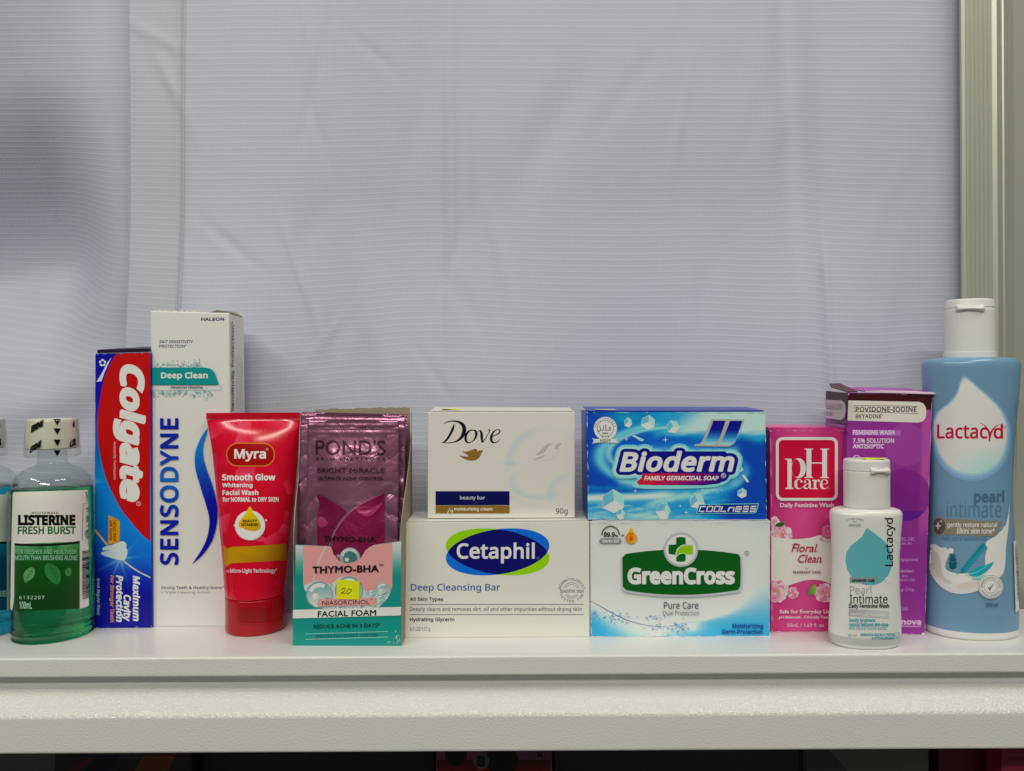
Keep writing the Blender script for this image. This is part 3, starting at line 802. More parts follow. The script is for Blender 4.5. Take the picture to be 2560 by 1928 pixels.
# ================================================================== MOUTHWASH BOTTLES
def clear_plastic(name, tint):
    m = bpy.data.materials.new(name); m.use_nodes = True; nt = m.node_tree; nt.nodes.remove(nt.nodes['Principled BSDF'])
    out = nt.nodes['Material Output']; tr = nt.nodes.new('ShaderNodeBsdfTransparent'); tr.inputs[0].default_value = tint
    gl = nt.nodes.new('ShaderNodeBsdfGlossy'); gl.inputs['Roughness'].default_value = 0.06
    lw = nt.nodes.new('ShaderNodeLayerWeight'); lw.inputs[0].default_value = 0.5
    pw = nt.nodes.new('ShaderNodeMath'); pw.operation = 'POWER'; pw.inputs[1].default_value = 4.0; nt.links.new(lw.outputs['Facing'], pw.inputs[0])
    fr = nt.nodes.new('ShaderNodeMath'); fr.operation = 'MULTIPLY_ADD'; fr.inputs[1].default_value = 0.6; fr.inputs[2].default_value = 0.045; nt.links.new(pw.outputs[0], fr.inputs[0])
    mx = nt.nodes.new('ShaderNodeMixShader'); nt.links.new(fr.outputs[0], mx.inputs[0]); nt.links.new(tr.outputs[0], mx.inputs[1]); nt.links.new(gl.outputs[0], mx.inputs[2])
    nt.links.new(mx.outputs[0], out.inputs[0]); return m
def liquid_mat(name, col, dens, tint):
    m = bpy.data.materials.new(name); m.use_nodes = True; nt = m.node_tree; p = nt.nodes['Principled BSDF']
    p.inputs['Transmission Weight'].default_value = 1; p.inputs['IOR'].default_value = 1.33; p.inputs['Roughness'].default_value = 0.0
    p.inputs['Base Color'].default_value = tint
    p.inputs['Specular IOR Level'].default_value = 0.25
    v = nt.nodes.new('ShaderNodeVolumeAbsorption'); v.inputs[0].default_value = col; v.inputs[1].default_value = dens
    nt.links.new(v.outputs[0], nt.nodes['Material Output'].inputs['Volume']); return m
FILM = clear_plastic('clear_film', (0.95, 0.96, 0.95, 1))
def mouthwash(label, dx, base_py, liq, panel, small):
    """dx: shift in picture units against the green bottle"""
    cv = lambda x, y: (x / 2.315 + dx, 960 + y / 2.315)
    hw = 205 / 2.315; pxc = 310 / 2.315 + dx; yf = ground(pxc, base_py).y; cyd = yf / (1 - hw / F)
    root = thing('mouthwash_bottle', label, 'bottle', ((pxc - 1280) * cyd / F, cyd, 0))
    rows = [(1452, 72, 548), (1400, 72, 548), (1000, 72, 548), (660, 73, 547), (625, 75, 545), (590, 80, 540), (555, 91, 529), (525, 108, 512), (500, 138, 482), (482, 176, 444), (470, 206, 414), (462, 220, 400), (450, 226, 394), (400, 228, 392), (375, 229, 391)]
    P = profile([(cv(0, y)[1], cv(l, 0)[0], cv(r, 0)[0]) for y, l, r in rows], cyd, 1.0)
    a0 = P[0][2]; cx = P[0][1]
    P = [[0.0, cx, a0 * .80, a0 * .80, 2], [0.0006, cx, a0 * .90, a0 * .90, 2], [0.0030, cx, a0 * .975, a0 * .975, 2], [0.0060, cx, a0 * .995, a0 * .995, 2]] + P
    for q in P: q[1] = cx; q[2] *= 1.055; q[3] *= 1.055
    B = Body(P, cyd)
    shell = B.mesh('clear_body', clear_plastic('clear_plastic_wall', (0.90, 0.94, 0.93, 1)), root)
    zl = at(*cv(310, 590), cyd).z
    Q = [[max(z - 0, .0006 if i else 0.0004), x, a - .0006, b - .0006, n] for i, (z, x, a, b, n) in enumerate(P) if z < zl - .0006]
    e = float(np.interp(zl, B.z, B.a)) - .0006
    Q += [[zl - .0003, cx, e, e, 2], [zl, cx, e - .0005, e - .0005, 2]]
    LB = Body(Q, cyd); LB.mesh('liquid', liq, root)
    # cap inside its printed clear film
    c0 = at(*cv(310, 372), cyd).z; c1 = at(*cv(310, 200), cyd).z; rc = (at(*cv(468, 300), cyd).x - at(*cv(170, 300), cyd).x) / 2.2
    capm = mat('cream_cap', ink4(192, 190, 168), 0.3)
    C = Body([(c0, cx, rc * .95, rc * .95, 2), (c0 + .0006, cx, rc * .985, rc * .985, 2), (c0 + .006, cx, rc, rc, 2), (c1 - .004, cx, rc * .97, rc * .97, 2), (c1 - .0012, cx, rc * .955, rc * .955, 2), (c1 - .0003, cx, rc * .92, rc * .92, 2), (c1, cx, rc * .85, rc * .85, 2)], cyd)
    cap = C.mesh('screw_cap', capm, root)
    f0 = at(*cv(310, 420), cyd).z
    Fm = Body([(f0, cx, rc * .80, rc * .80, 2), (f0 + .0003, cx, rc * 1.03, rc * 1.03, 2), (f0 + .0016, cx, rc * 1.075, rc * 1.075, 2), (c0 - .002, cx, rc * 1.06, rc * 1.06, 2), (c0 + .006, cx, rc + .0004, rc + .0004, 2), (c1 - .004, cx, rc * .97 + .0004, rc * .97 + .0004, 2), (c1 - .0008, cx, rc * .955 + .0004, rc * .955 + .0004, 2), (c1 + .0003, cx, rc * .90, rc * .90, 2)], cyd)
    film = Fm.mesh('film_seal', FILM, root, cap=False)
    T = Fm.art(3, 6); T.cv(dx, 960, 2.315).part('seal_print', INKGLOSS)
    blk = (22, 20, 22)
    for y0 in (203, 257, 322, 384):
        T.poly([(310, y0), (352, y0), (331, y0 + 37)], blk)
    def slant(body, x0, y0, x1, y1, h):                 # lettering climbing to the right
        v, f = glyphs(body, 'N', 0.06, 0.0, 0.9); z = v[:, 2]; v = v[:, :2]; lo, hi = v.min(0), v.max(0); t = (v - lo) / (hi - lo)
        T.add(np.stack((x0 + t[:, 0] * (x1 - x0) + t[:, 1] * h * .12, y0 + t[:, 0] * (y1 - y0) - t[:, 1] * h, z), 1), f, blk)
    slant('ERINE', 178, 283, 248, 243, 40); slant('ERINE', 172, 404, 236, 362, 40)
    slant('LIST', 424, 252, 468, 228, 40); slant('LISTE', 402, 370, 468, 335, 42)
    T.build(film)
    # printed label
    A = B.art(4, 10); A.cv(dx, 960, 2.315)
    def lab(y, x):                                       # label edges follow the curve of the bottle
        return y - 0.00020 * (x - 250) ** 2 + 0
    if not small:
        A.part('paper_label', INKSATIN)
        top = [(74 + i * 47.0, 622 + (4 if i < 2 else 4 - (i - 2) * 1.6)) for i in range(11)]
        A.poly([(74, 640), (80, 626)] + [(90 + i * 44, 626 - i * 1.3) for i in range(11)] + [(541, 613), (546, 622), (543, 1000), (536, 1270), (524, 1286), (460, 1300), (462, 912), (300, 928), (85, 924), (82, 1240), (72, 1312), (60, 1300), (64, 1000)], (199, 196, 182))
        A.part('window_print', INKSATIN)
        def gw(X, Y):
            t = ss(925, 1045, Y); n = 0.5 + 0.5 * np.sin(X * .045 + 2 + np.sin(X * .021) * 2)
            hi = (1 - t) * (0.55 + 0.45 * n); s_ = np.clip(hi, 0, 1)
            return 6 + 80 * s_, 74 - 16 * ss(1050, 1300, Y) + 68 * s_, 26 + 62 * s_
        A.paint(0, 0, 1, 1, 50, 60, panel(gw), corners=((86, 926), (461, 912), (461, 1300), (86, 1318)))
        A.poly([(85, 922), (200, 927), (300, 925), (400, 917), (462, 908), (462, 921), (400, 930), (300, 938), (200, 940), (85, 936)], (12, 14, 16))
        A.part('brand_lettering', INKSATIN)
        A.text('MOUTHWASH', 183, 740, 337, 753, (70, 70, 68), 'N', 0.03, spacing=1.3)
        A.text('LISTERINE', 105, 757, 436, 819, (16, 16, 18), 'N', 0.062, spacing=1.0)
        A.text('FRESH BURST', 104, 824, 438, 870, (16, 92, 40), 'N', 0.03)
        A.part('caption', INKSATIN)
        A.text('FOR FRESHER AND HEALTHIER', 90, 958, 442, 984, (120, 165, 130), 'N', 0.015)
        A.text('MOUTH THAN BRUSHING ALONE', 88, 992, 446, 1020, (135, 175, 142), 'N', 0.015)
        A.part('leaf_print', INKSATIN)
        for pts, c, rib in (([(140, 1095), (165, 1068), (192, 1062), (203, 1085), (192, 1120), (160, 1142), (146, 1150), (138, 1120)], (92, 140, 92), [(192, 1062), (165, 1110), (146, 1150)]),
                            ([(262, 1050), (290, 1040), (335, 1065), (350, 1100), (345, 1150), (318, 1158), (285, 1130), (262, 1095)], (44, 112, 58), [(285, 1040), (315, 1100), (335, 1155)]),
                            ([(374, 1080), (392, 1066), (410, 1072), (410, 1100), (396, 1112), (378, 1100)], (80, 130, 84), [(392, 1066), (394, 1112)])):
            A.poly(pts, c, 4); A.stroke(rib, 3, (20, 86, 34))
            (xa, ya), (xb, yb) = rib[0], rib[-1]
            for k in (0.3, .5, .7):
                x, y = xa + (xb - xa) * k, ya + (yb - ya) * k
                A.stroke([(x, y), (x + 24, y - 8)], 2, (20, 86, 34)); A.stroke([(x, y), (x - 20, y - 14)], 2, (20, 86, 34))
        A.part('volume_print', INKSATIN)
        A.text('6132207', 115, 1225, 258, 1245, (150, 190, 155), 'N', 0.01, spacing=1.25); A.text('100mL', 116, 1258, 187, 1301, (150, 190, 155), 'N', 0.02)
        A.part('side_print', INKSATIN)
        A.stroke([(478, 694), (530, 688), (528, 898), (473, 906), (478, 694)], 2.2, (95, 95, 90), smooth=0)
        A.text('ANTISEPTIC', 497, 712, 513, 832, (90, 90, 88), 'N', 0.03, rot=1); A.ring(505, 868, 16, 3, (100, 100, 96), ry=24); A.stroke([(488, 868), (500, 850), (512, 880), (522, 862)], 3, (100, 100, 96))
        x0, y = 470, 962.0; rnd = random.Random(5); k = 0
        while y < 1238:
            h = rnd.choice((2.2, 2.2, 4, 6)); A.poly([(x0 + 2 - k * .04, y + 6), (x0 + 45, y), (x0 + 44, y + h), (x0 + 2 - k * .04, y + 6 + h)], (34, 34, 34)); y += h + rnd.choice((2.2, 3, 4.5)); k += 1
        A.text('4987072030905 8', 517, 975, 525, 1255, (60, 60, 58), 'N', 0.02, rot=1)
    else:
        # this one is turned further round: the label's right column faces the camera
        A.part('paper_label', INKSATIN)
        A.poly([(460, 640), (476, 624), (545, 612), (546, 900), (545, 1200), (540, 1260), (470, 1310), (470, 915), (380, 915), (380, 640)], (196, 196, 184))
        A.part('window_print', INKSATIN)
        A.paint(0, 0, 1, 1, 24, 40, panel(lambda X, Y: (4 + 20 * ss(1000, 925, Y), 62 + 50 * ss(1060, 920, Y), 30 + 40 * ss(1040, 920, Y))), corners=((350, 926), (469, 916), (469, 1306), (350, 1318)))
        A.poly([(350, 918), (469, 912), (469, 924), (350, 930)], (12, 14, 16))
        A.part('side_print', INKSATIN)
        A.stroke([(492, 668), (545, 664), (545, 905), (490, 910), (492, 668)], 2.2, (80, 80, 78), smooth=0)
        A.text('ANTISEPTIC', 510, 684, 528, 840, (60, 60, 58), 'N', 0.03, rot=1); A.ring(516, 880, 12, 3, (100, 100, 96), ry=18)
        y = 978.0; rnd = random.Random(6)
        while y < 1248:
            h = rnd.choice((2.2, 2.2, 4, 6)); A.poly([(487, y + 3), (520, y), (520, y + h), (487, y + 3 + h)], (34, 34, 34)); y += h + rnd.choice((2.2, 3, 4.5))
        A.text('BURST', 420, 1195, 468, 1232, (150, 190, 170), 'N', .03)
    A.build(root)
mouthwash('green mouthwash bottle with a white and green label and a clear sealed cap', 0, 1613, liquid_mat('green_liquid', (0.005, 0.84, 0.42, 1), 42, (0.22, 0.90, 0.55, 1)), lambda g: g, False)
mouthwash('teal mouthwash bottle cut off at the left edge, half behind the green one', -186, 1607, liquid_mat('teal_liquid', (0.005, 0.70, 0.84, 1), 42, (0.22, 0.78, 0.90, 1)), lambda g: (lambda X, Y: (lambda r: (r[0] * .6, r[1] * .95 + 10, r[2] * 1.0 + 70))(g(X, Y))), True)

# ================================================================== SACHET DISPLAY CARTON
def display_carton():
    cv = lambda x, y: (720 + x / 2.603, 1000 + y / 2.603)
    yaw = R(-1.5); n = Vector((math.sin(yaw), -math.cos(yaw), 0)); b = ground(*cv(382, 1600))
    h = plane_hit(b, n); P = lambda x, y, back=0.0: h(*cv(x, y), 0) - n * back
    dep = 0.044; th = 0.0007
    root = thing('sachet_carton', 'teal and pink torn open display carton holding purple sachets, with a yellow price sticker', 'carton', b - n * dep / 2)
    root.location.z = 0
    bl, br = P(31, 1611), P(736, 1590); bl.z = br.z = 0
    teal = card('teal_card', (36, 128, 118), 0.42)
    def jag(pts, amp, k=6, seed=1):
        r = random.Random(seed); out = []
        for p, q in zip(pts, pts[1:]):
            for i in range(k):
                t = i / k; out.append((p[0] + (q[0] - p[0]) * t + r.uniform(-amp, amp), p[1] + (q[1] - p[1]) * t + r.uniform(-amp, amp)))
        return out + [pts[-1]]
    # front panel with the torn finger notch
    topedge = [(47, 942), (270, 952)] + [(283, 962), (290, 992), (306, 1018), (330, 1045), (358, 1066), (392, 1064), (440, 1050), (478, 1022), (497, 988), (528, 960), (560, 944)] + [(738, 917)]
    te = [topedge[0]] + jag(topedge[1:-1], 2.5, 3) + [topedge[-1]]
    bm = bmesh.new(); prism(bm, [bl, br] + [P(x, y) for x, y in reversed(te)], -n * th); link_bm('front_panel', bm, teal, root)
    # tall back panel, bare cardboard inside
    zb = at(*cv(470, 54), (b - n * dep).y).z
    b0, b1 = bl - n * dep, br - n * dep
    bt = []
    r = random.Random(4); kk = 34
    for i in range(kk + 1):
        t = i / kk; q = b0.lerp(b1, t) + (b1 - b0) * (0.02 * (1 - 2 * t)); bt.append(Vector((q.x, q.y, zb + 0.0012 * (t - .5) + r.uniform(-.0004, .0004) - (0.0006 if t > .96 else 0))))
    bm = bmesh.new(); prism(bm, [b0, b1] + list(reversed(bt)), n * 0.0008); link_bm('back_panel', bm, CARDBROWN, root)
    # side panels cut on a slant, slightly bowed out, torn edge
    for side, base, top_px, seed in ((0, bl, (46, 941), 8), (1, br, (738, 917), 9)):
        zt = P(*top_px).z; out = Vector((-1 if side == 0 else 1, 0, 0)); r = random.Random(seed); rows = 18; V = []; Fc = []
        for j in range(rows + 1):
            t = j / rows; d = dep * t
            ztop = zt + (zb - 0.002 - zt) * min(1, t * 1.04) ** (0.8 if side == 0 else .75) + r.uniform(-.0006, .0006) * (0 < j < rows)
            bow = 0.0012 * math.sin(math.pi * t)
            q0 = base - n * (d + (th if j == 0 else 0)); q1 = q0 + out * bow * (1 + ztop / .13); q1.z = ztop
            for o in (0, 1):
                V += [q0 - out * th * o, q1 - out * (th * o + (r.uniform(0, .0004) if o == 0 else 0))]
        for j in range(rows):
            a = 4 * j; c = a + 4
            Fc += [(a, c, c + 1, a + 1), (a + 2, a + 3, c + 3, c + 2), (a + 1, c + 1, c + 3, a + 3), (a, a + 2, c + 2, c)]
        Fc += [(0, 1, 3, 2), (4 * rows, 4 * rows + 2, 4 * rows + 3, 4 * rows + 1)]
        link_mesh('side_panel', V, Fc, CARDBROWN if side else card('pink_grey_card', (150, 118, 112), .6), root)
    bm = bmesh.new(); i = Vector((.001, 0, 0)); e = n * -.001
    lo = [bl + i + e, br - i + e, b1 - i + n * .001, b0 + i + n * .001]
    lo = [Vector((q.x, q.y, 0.0003)) for q in lo]; hexa(bm, lo + [q + Vector((0, 0, .0006)) for q in lo]); bmesh.ops.recalc_face_normals(bm, faces=bm.faces[:])
    link_bm('base_panel', bm, CARDBROWN, root)
    # torn paper fibres along the notch and corners
    A = Art(h, step=0.000004, base=0.00006); A.cv(720, 1000, 2.603)
    A.part('front_print')
    def bgf(X, Y):
        t = ss(945, 1185, Y) ** 0.8; gl = 0.04 * np.sin(X * .02)
        a = (188, 186, 178); c = (30, 128, 116)
        return [a[i] + (c[i] - a[i]) * np.clip(t + gl, 0, 1) for i in range(3)]
    def strip(x0, x1, y0a, y0b, y1a, y1b): A.paint(0, 0, 1, 1, 10, 60, bgf, corners=((x0, y0a), (x1, y0b), (x1, y1b), (x0, y1a)))
    A.poly([(98, 946), (270, 954)] + te[1:-1] + [(680, 928), (680, 1212), (658, 1270), (610, 1330), (540, 1362), (240, 1362), (170, 1318), (120, 1250), (99, 1200)], (212, 138, 134))
    strip(50, 99, 945, 948, 1612, 1609); strip(679, 737, 928, 920, 1593, 1591)
    A.poly([(98, 1196), (120, 1250), (172, 1318), (240, 1362), (98, 1364)], (30, 128, 116)); A.poly([(681, 1206), (658, 1270), (610, 1330), (540, 1362), (681, 1364)], (30, 128, 116))
    A.poly([(32, 1364), (737, 1345), (737, 1590), (32, 1611)], (30, 128, 116))
    A.stroke([(250, 950), (215, 1020), (185, 1110), (162, 1176)], 10, (176, 176, 166))
    A.part('bubble_print')
    A.poly([(104, 1214), (150, 1186), (205, 1176), (268, 1196), (292, 1190), (330, 1160), (400, 1148), (462, 1168), (490, 1232), (510, 1246), (548, 1240), (572, 1236), (580, 1200), (615, 1186), (655, 1206), (660, 1268), (610, 1330), (545, 1360), (240, 1360), (175, 1318), (125, 1258)], (176, 186, 178), 3)
    def bub(x, y, r):
        A.disc(x, y, r, lambda a, q: (150 + 50 * (q - y) / r, 172 + 26 * (q - y) / r, 164 + 26 * (q - y) / r)); A.ring(x, y, r, r * .09, (112, 148, 140))
        A.arc(x, y, r * .86, r * .3, 200, 300, (206, 210, 200)); A.arc(x, y, r * .8, r * .25, 20, 100, (96, 140, 132)); A.disc(x - r * .3, y + r * .1, r * .22, (208, 212, 204))
    for q in ((205, 1268, 88), (398, 1240, 92), (617, 1234, 46), (510, 1256, 14), (548, 1258, 25), (276, 1206, 12), (600, 1300, 30), (470, 1335, 26), (330, 1350, 22), (560, 1330, 20)): bub(*q)
    for i in range(28):
        A.ring(random.uniform(230, 590), random.uniform(1318, 1358), random.uniform(4, 10), 2.5, random.choice(((90, 120, 112), (205, 205, 198))), n=12)
    A.part('white_band'); A.poly([(33, 1365), (736, 1345), (736, 1401), (33, 1421)], (206, 206, 200))
    A.part('lettering')
    blk = (34, 32, 34)
    def tl(body, x0, y0, x1, y1, c, font='N', bold=0.0, spacing=1.0, slope=-.024):
        v, f = glyphs(body, font, bold, 0, spacing); z = v[:, 2]; v = v[:, :2]; lo, hi = v.min(0), v.max(0); t = (v - lo) / (hi - lo)
        X = x0 + t[:, 0] * (x1 - x0); A.add(np.stack((X, y1 - t[:, 1] * (y1 - y0) + (X - (x0 + x1) / 2) * slope, z), 1), f, c)
    tl('THYMO-BHA', 160, 1077, 592, 1125, blk, 'G', 0.035); tl('TM', 594, 1068, 620, 1080, blk, 'G', .03)
    tl('FACIAL FOAM', 195, 1368, 575, 1408, (22, 22, 24), 'G', 0.028)
    tl('REDUCE ACNE IN 3 DAYS*', 167, 1455, 598, 1482, (16, 52, 56), 'G', 0.014)
    tl('DERMATOLOGIST TESTED', 183, 1524, 585, 1542, (14, 88, 84), 'G', 0.012, 1.25)
    A.stroke([(115, 1522), (652, 1506)], 3, (150, 200, 188)); A.stroke([(115, 1557), (650, 1541)], 3, (150, 200, 188))
    A.poly([(197, 1296), (572, 1285), (572, 1333), (197, 1344)], (214, 140, 132))
    tl('NIASORCINOL', 223, 1302, 532, 1332, (52, 40, 42), 'G', 0.012); tl('TM', 534, 1290, 552, 1299, (52, 40, 42), 'G', .02)
    A.part('worn_corner')
    r = random.Random(2)
    for i in range(16):
        x, y = 730 - abs(r.gauss(0, 18)), 1585 - abs(r.gauss(0, 34)); q = r.uniform(4, 13); A.poly([(x, y), (x + q * .5, y - q * 1.4), (x + q * .3, y + 2)], (200, 202, 196))
    A.stroke([(645, 1580), (655, 1572), (668, 1574)], 3, (180, 200, 192))
    A.build(root)
    S = Art(h, base=0.0007); S.cv(720, 1000, 2.603).part('price_sticker', mat('neon_sticker', ink4(222, 236, 10), 0.55))
    S.poly([(320, 1166), (468, 1178), (465, 1297), (316, 1293)], (222, 236, 10))
    o = S.build(root)['price_sticker']
    W = Art(h, base=0.0008); W.cv(720, 1000, 2.603).part('handwriting')
    W.stroke([(350, 1236), (364, 1222), (374, 1228), (366, 1244), (345, 1257), (360, 1254), (378, 1258)], 3.4, (30, 40, 30)); W.stroke([(398, 1228), (388, 1240), (384, 1254), (392, 1260), (408, 1248), (416, 1236), (410, 1229), (396, 1228)], 3.4, (30, 40, 30))
    W.build(root)
    # sachets standing in the carton
    foil = mat('mauve_foil', ink4(146, 96, 117), 0.29, 0.72)
    nt = foil.node_tree; p = nt.nodes['Principled BSDF']
    def crumple(m):
        nt = m.node_tree; tc = nt.nodes.new('ShaderNodeTexCoord'); a = nt.nodes.new('ShaderNodeTexNoise'); a.inputs['Scale'].default_value = 72; a.inputs['Detail'].default_value = 4; a.inputs['Distortion'].default_value = 1.3
        bb = nt.nodes.new('ShaderNodeBump'); bb.inputs['Strength'].default_value = .46; bb.inputs['Distance'].default_value = .0016
        nt.links.new(tc.outputs['Object'], a.inputs['Vector']); nt.links.new(a.outputs[0], bb.inputs['Height']); nt.links.new(bb.outputs[0], nt.nodes['Principled BSDF'].inputs['Normal'])
    crumple(foil); crumple(FOILINK)
    def sachet(label, back, tlc, trc, wpx, seed, art=False):
        """back: distance behind the front panel at the top edge; leans back from the bottom front"""
        top = h(*cv(*tlc), 0); d = ray(*cv(*tlc)); yb = b.y + back
        a = at(*cv(*tlc), yb); c = at(*cv(*trc), yb + .0006)
        w = (c - a); ln = w.length; u = w.normalized(); zbot = 0.0035
        down = Vector((0, -0.10, -1)).normalized(); L = (a.z - zbot) / -down.z; nn = u.cross(down).normalized()
        if nn.y > 0: nn = -nn
        r = random.Random(seed); ph = [r.uniform(0, 6) for _ in range(8)]
        def disp(s, t):                                       # bulge of the filled pouch plus seal ribs, metres
            ex = min(s, 1 - s) * ln; ey = min(t, 1 - t) * L
            k = min(1, max(0, (ex - .005) / .011)); q = min(1, max(0, (ey - .008) / .02)); k = k * k * (3 - 2 * k); q = q * q * (3 - 2 * q)
            d_ = 0.0021 * k * q + 0.0006 * k * q * math.sin(9 * s + ph[0]) * math.sin(11 * t + ph[1])
            d_ += 0.00035 * math.sin(23 * t + 8 * s + ph[2]) * (1 - k) + 0.0004 * math.sin(40 * t + ph[3] + 3 * math.sin(9 * s)) * (1 - k) * (0.3 < t)
            if t * L < .009: d_ += 0.00028 * math.sin(t * L / .0019 * 6.283)
            return d_ + 0.0010 * math.sin(3.1 * s + ph[4]) + 0.0012 * math.sin(2.4 * t + ph[5])
        NX, NY = 48, 96; V = []; Fc = []
        for sgn in (1, -1):
            for j in range(NY + 1):
                for i in range(NX + 1):
                    s, t = i / NX, j / NY; q = a + u * (s * ln) + down * (t * L)
                    base = 0.0010 * math.sin(3.1 * s + ph[4]) + 0.0012 * math.sin(2.4 * t + ph[5])
                    dd = disp(s, t); dd = dd if sgn > 0 else base - (dd - base) - .00012
                    V.append(q + nn * dd)
        M = (NX + 1) * (NY + 1); W_ = NX + 1
        for j in range(NY):
            for i in range(NX):
                f = (j * W_ + i, (j + 1) * W_ + i, (j + 1) * W_ + i + 1, j * W_ + i + 1); Fc += [f, tuple(M + x for x in reversed(f))]
        rim = list(range(W_)) + [j * W_ + NX for j in range(1, NY + 1)] + [NY * W_ + i for i in range(NX - 1, -1, -1)] + [j * W_ for j in range(NY - 1, 0, -1)]
        Fc += [(x, y, M + y, M + x) for x, y in zip(rim, rim[1:] + rim[:1])]
        rt = thing('sachet', label, 'sachet', a + u * ln / 2 + down * L, group='foil sachets in the display carton')
        link_mesh('foil_pouch', V, Fc, foil, rt, smooth=True)
        def hit(px, py, o):
            dd = ray(px, py); t_ = (a - EYE).dot(nn) / dd.dot(nn); q = EYE + dd * t_; s = (q - a).dot(u) / ln; t = (q - a).dot(down) / L
            s = min(1, max(0, s)); t = min(1, max(0, t))
            return a + u * (s * ln) + down * (t * L) + nn * (disp(s, t) + o)
        return rt, hit
    sachet('rearmost purple foil sachet, only its rim showing above the others', .0300, (92, 78), (772, 92), 0, 21)
    sachet('second purple foil sachet, wider edges showing on both sides of the front one', .0215, (78, 86), (766, 98), 0, 5)
    rt, hit = sachet('front purple foil sachet printed with dark lettering and magenta petals', .0125, (129, 130), (722, 130), 0, 9)
    A = Art(hit, step=0.00002, base=0.0005, wrap=(4, 4)); A.cv(720, 1000, 2.603)
    dk = (58, 18, 42)
    A.part('petal_print', FOILINK)
    A.poly([(188, 616), (240, 630), (300, 662), (350, 700), (384, 724), (340, 770), (300, 830), (270, 900), (255, 960), (188, 960)], (112, 22, 62))
    A.poly([(625, 604), (560, 632), (490, 668), (425, 714), (370, 772), (322, 840), (292, 905), (278, 1075), (540, 1075), (625, 960)], (122, 20, 66))
    A.stroke([(610, 610), (530, 646), (440, 700), (372, 764), (318, 836), (284, 905), (262, 965)], [3, 5, 6, 7, 7, 6, 5], (160, 92, 122))
    A.poly([(450, 712), (480, 716), (530, 710), (575, 684), (612, 664), (600, 690), (560, 735), (520, 752), (480, 740)], (168, 58, 104), 4)
    A.poly([(462, 718), (500, 724), (545, 712), (520, 735), (485, 734)], (190, 90, 128), 4)
    A.poly([(188, 790), (215, 755), (240, 770), (262, 800), (225, 830), (200, 820)], (150, 50, 92), 4)
    A.part('bubble_print', FOILINK)
    A.disc(405, 1022, 66, lambda x, y: (120 + .6 * (y - 960), 165, 158)); A.disc(405, 1026, 46, (66, 118, 110)); A.arc(405, 1020, 60, 18, 190, 330, (190, 205, 196)); A.disc(385, 1035, 14, (205, 212, 204)); A.disc(330, 1012, 12, (150, 120, 130))
    A.part('lettering', FOILINK)
    A.text("POND'S", 181, 257, 634, 356, dk, 'G', 0.0)
    A.text('SKIN INSTITUTE', 184, 373, 633, 392, dk, 'G', 0.02, spacing=1.75)
    A.text('BRIGHT MIRACLE', 190, 441, 630, 474, (64, 22, 48), 'G', 0.006)
    A.text('ULTIMATE ACNE CONTROL', 195, 497, 624, 519, (56, 16, 40), 'G', 0.026)
    A.text('TEAR HERE', 466, 172, 566, 186, (84, 40, 66), 'G', 0.01)
    A.text('THYMO-BHA', 232, 883, 574, 921, (44, 10, 32), 'G', 0.034); A.text('TM', 576, 880, 592, 889, (44, 10, 32), 'G', .03)
    A.build(rt)
display_carton()

# ================================================================== SOAP CARTONS
def noise2(X, Y, s=1.0, seed=0):
    r = np.random.RandomState(seed); o = 0
    for k in range(7):
        a = r.uniform(0, 6.28); f = s * (1.5 ** k) * 0.012; o = o + np.sin((X * np.cos(a) + Y * np.sin(a)) * f + r.uniform(0, 6) + 1.3 * np.sin((Y * np.cos(a) - X * np.sin(a)) * f * .7 + r.uniform(0, 6))) / (1.35 ** k)
    return o / 3.0
def lerp3(a, b, t): return [a[i] + (b[i] - a[i]) * t for i in range(3)]
def sticker_tab(root, k, px0, px1, name, color, lift=0.0012, Ydep=0.010):
    """price sticker lying on the top, its near corner curling up a little"""
    zt = Vector(k[4]).z; y = Vector(k[4]).y + 0.0035
    x0 = (px0 - 1280) * y / F; x1 = (px1 - 1280) * y / F; V = []; n = 8
    for i in range(n + 1):
        t = i / n
        for v in (0, .33, .66, 1):
            V.append((x0 + (x1 - x0) * t, y + Ydep * v, zt + 0.0012 + lift * (1 - t) ** 1.6 * (1 - .5 * v)))
    fs = [(4 * i + j, 4 * i + 4 + j, 4 * i + 5 + j, 4 * i + 1 + j) for i in range(n) for j in range(3)]
    N_ = len(V); V += [(x, q, z - .00025) for x, q, z in V]; fs += [tuple(N_ + q for q in reversed(f)) for f in fs]
    rim = [4 * i for i in range(n + 1)] + [4 * n + j for j in (1, 2, 3)] + [4 * i + 3 for i in range(n - 1, -1, -1)] + [2, 1]
    fs += [(a, b, N_ + b, N_ + a) for a, b in zip(rim, rim[1:] + rim[:1])]
    link_mesh('price_sticker', V, fs, mat(name, color, .55), root)

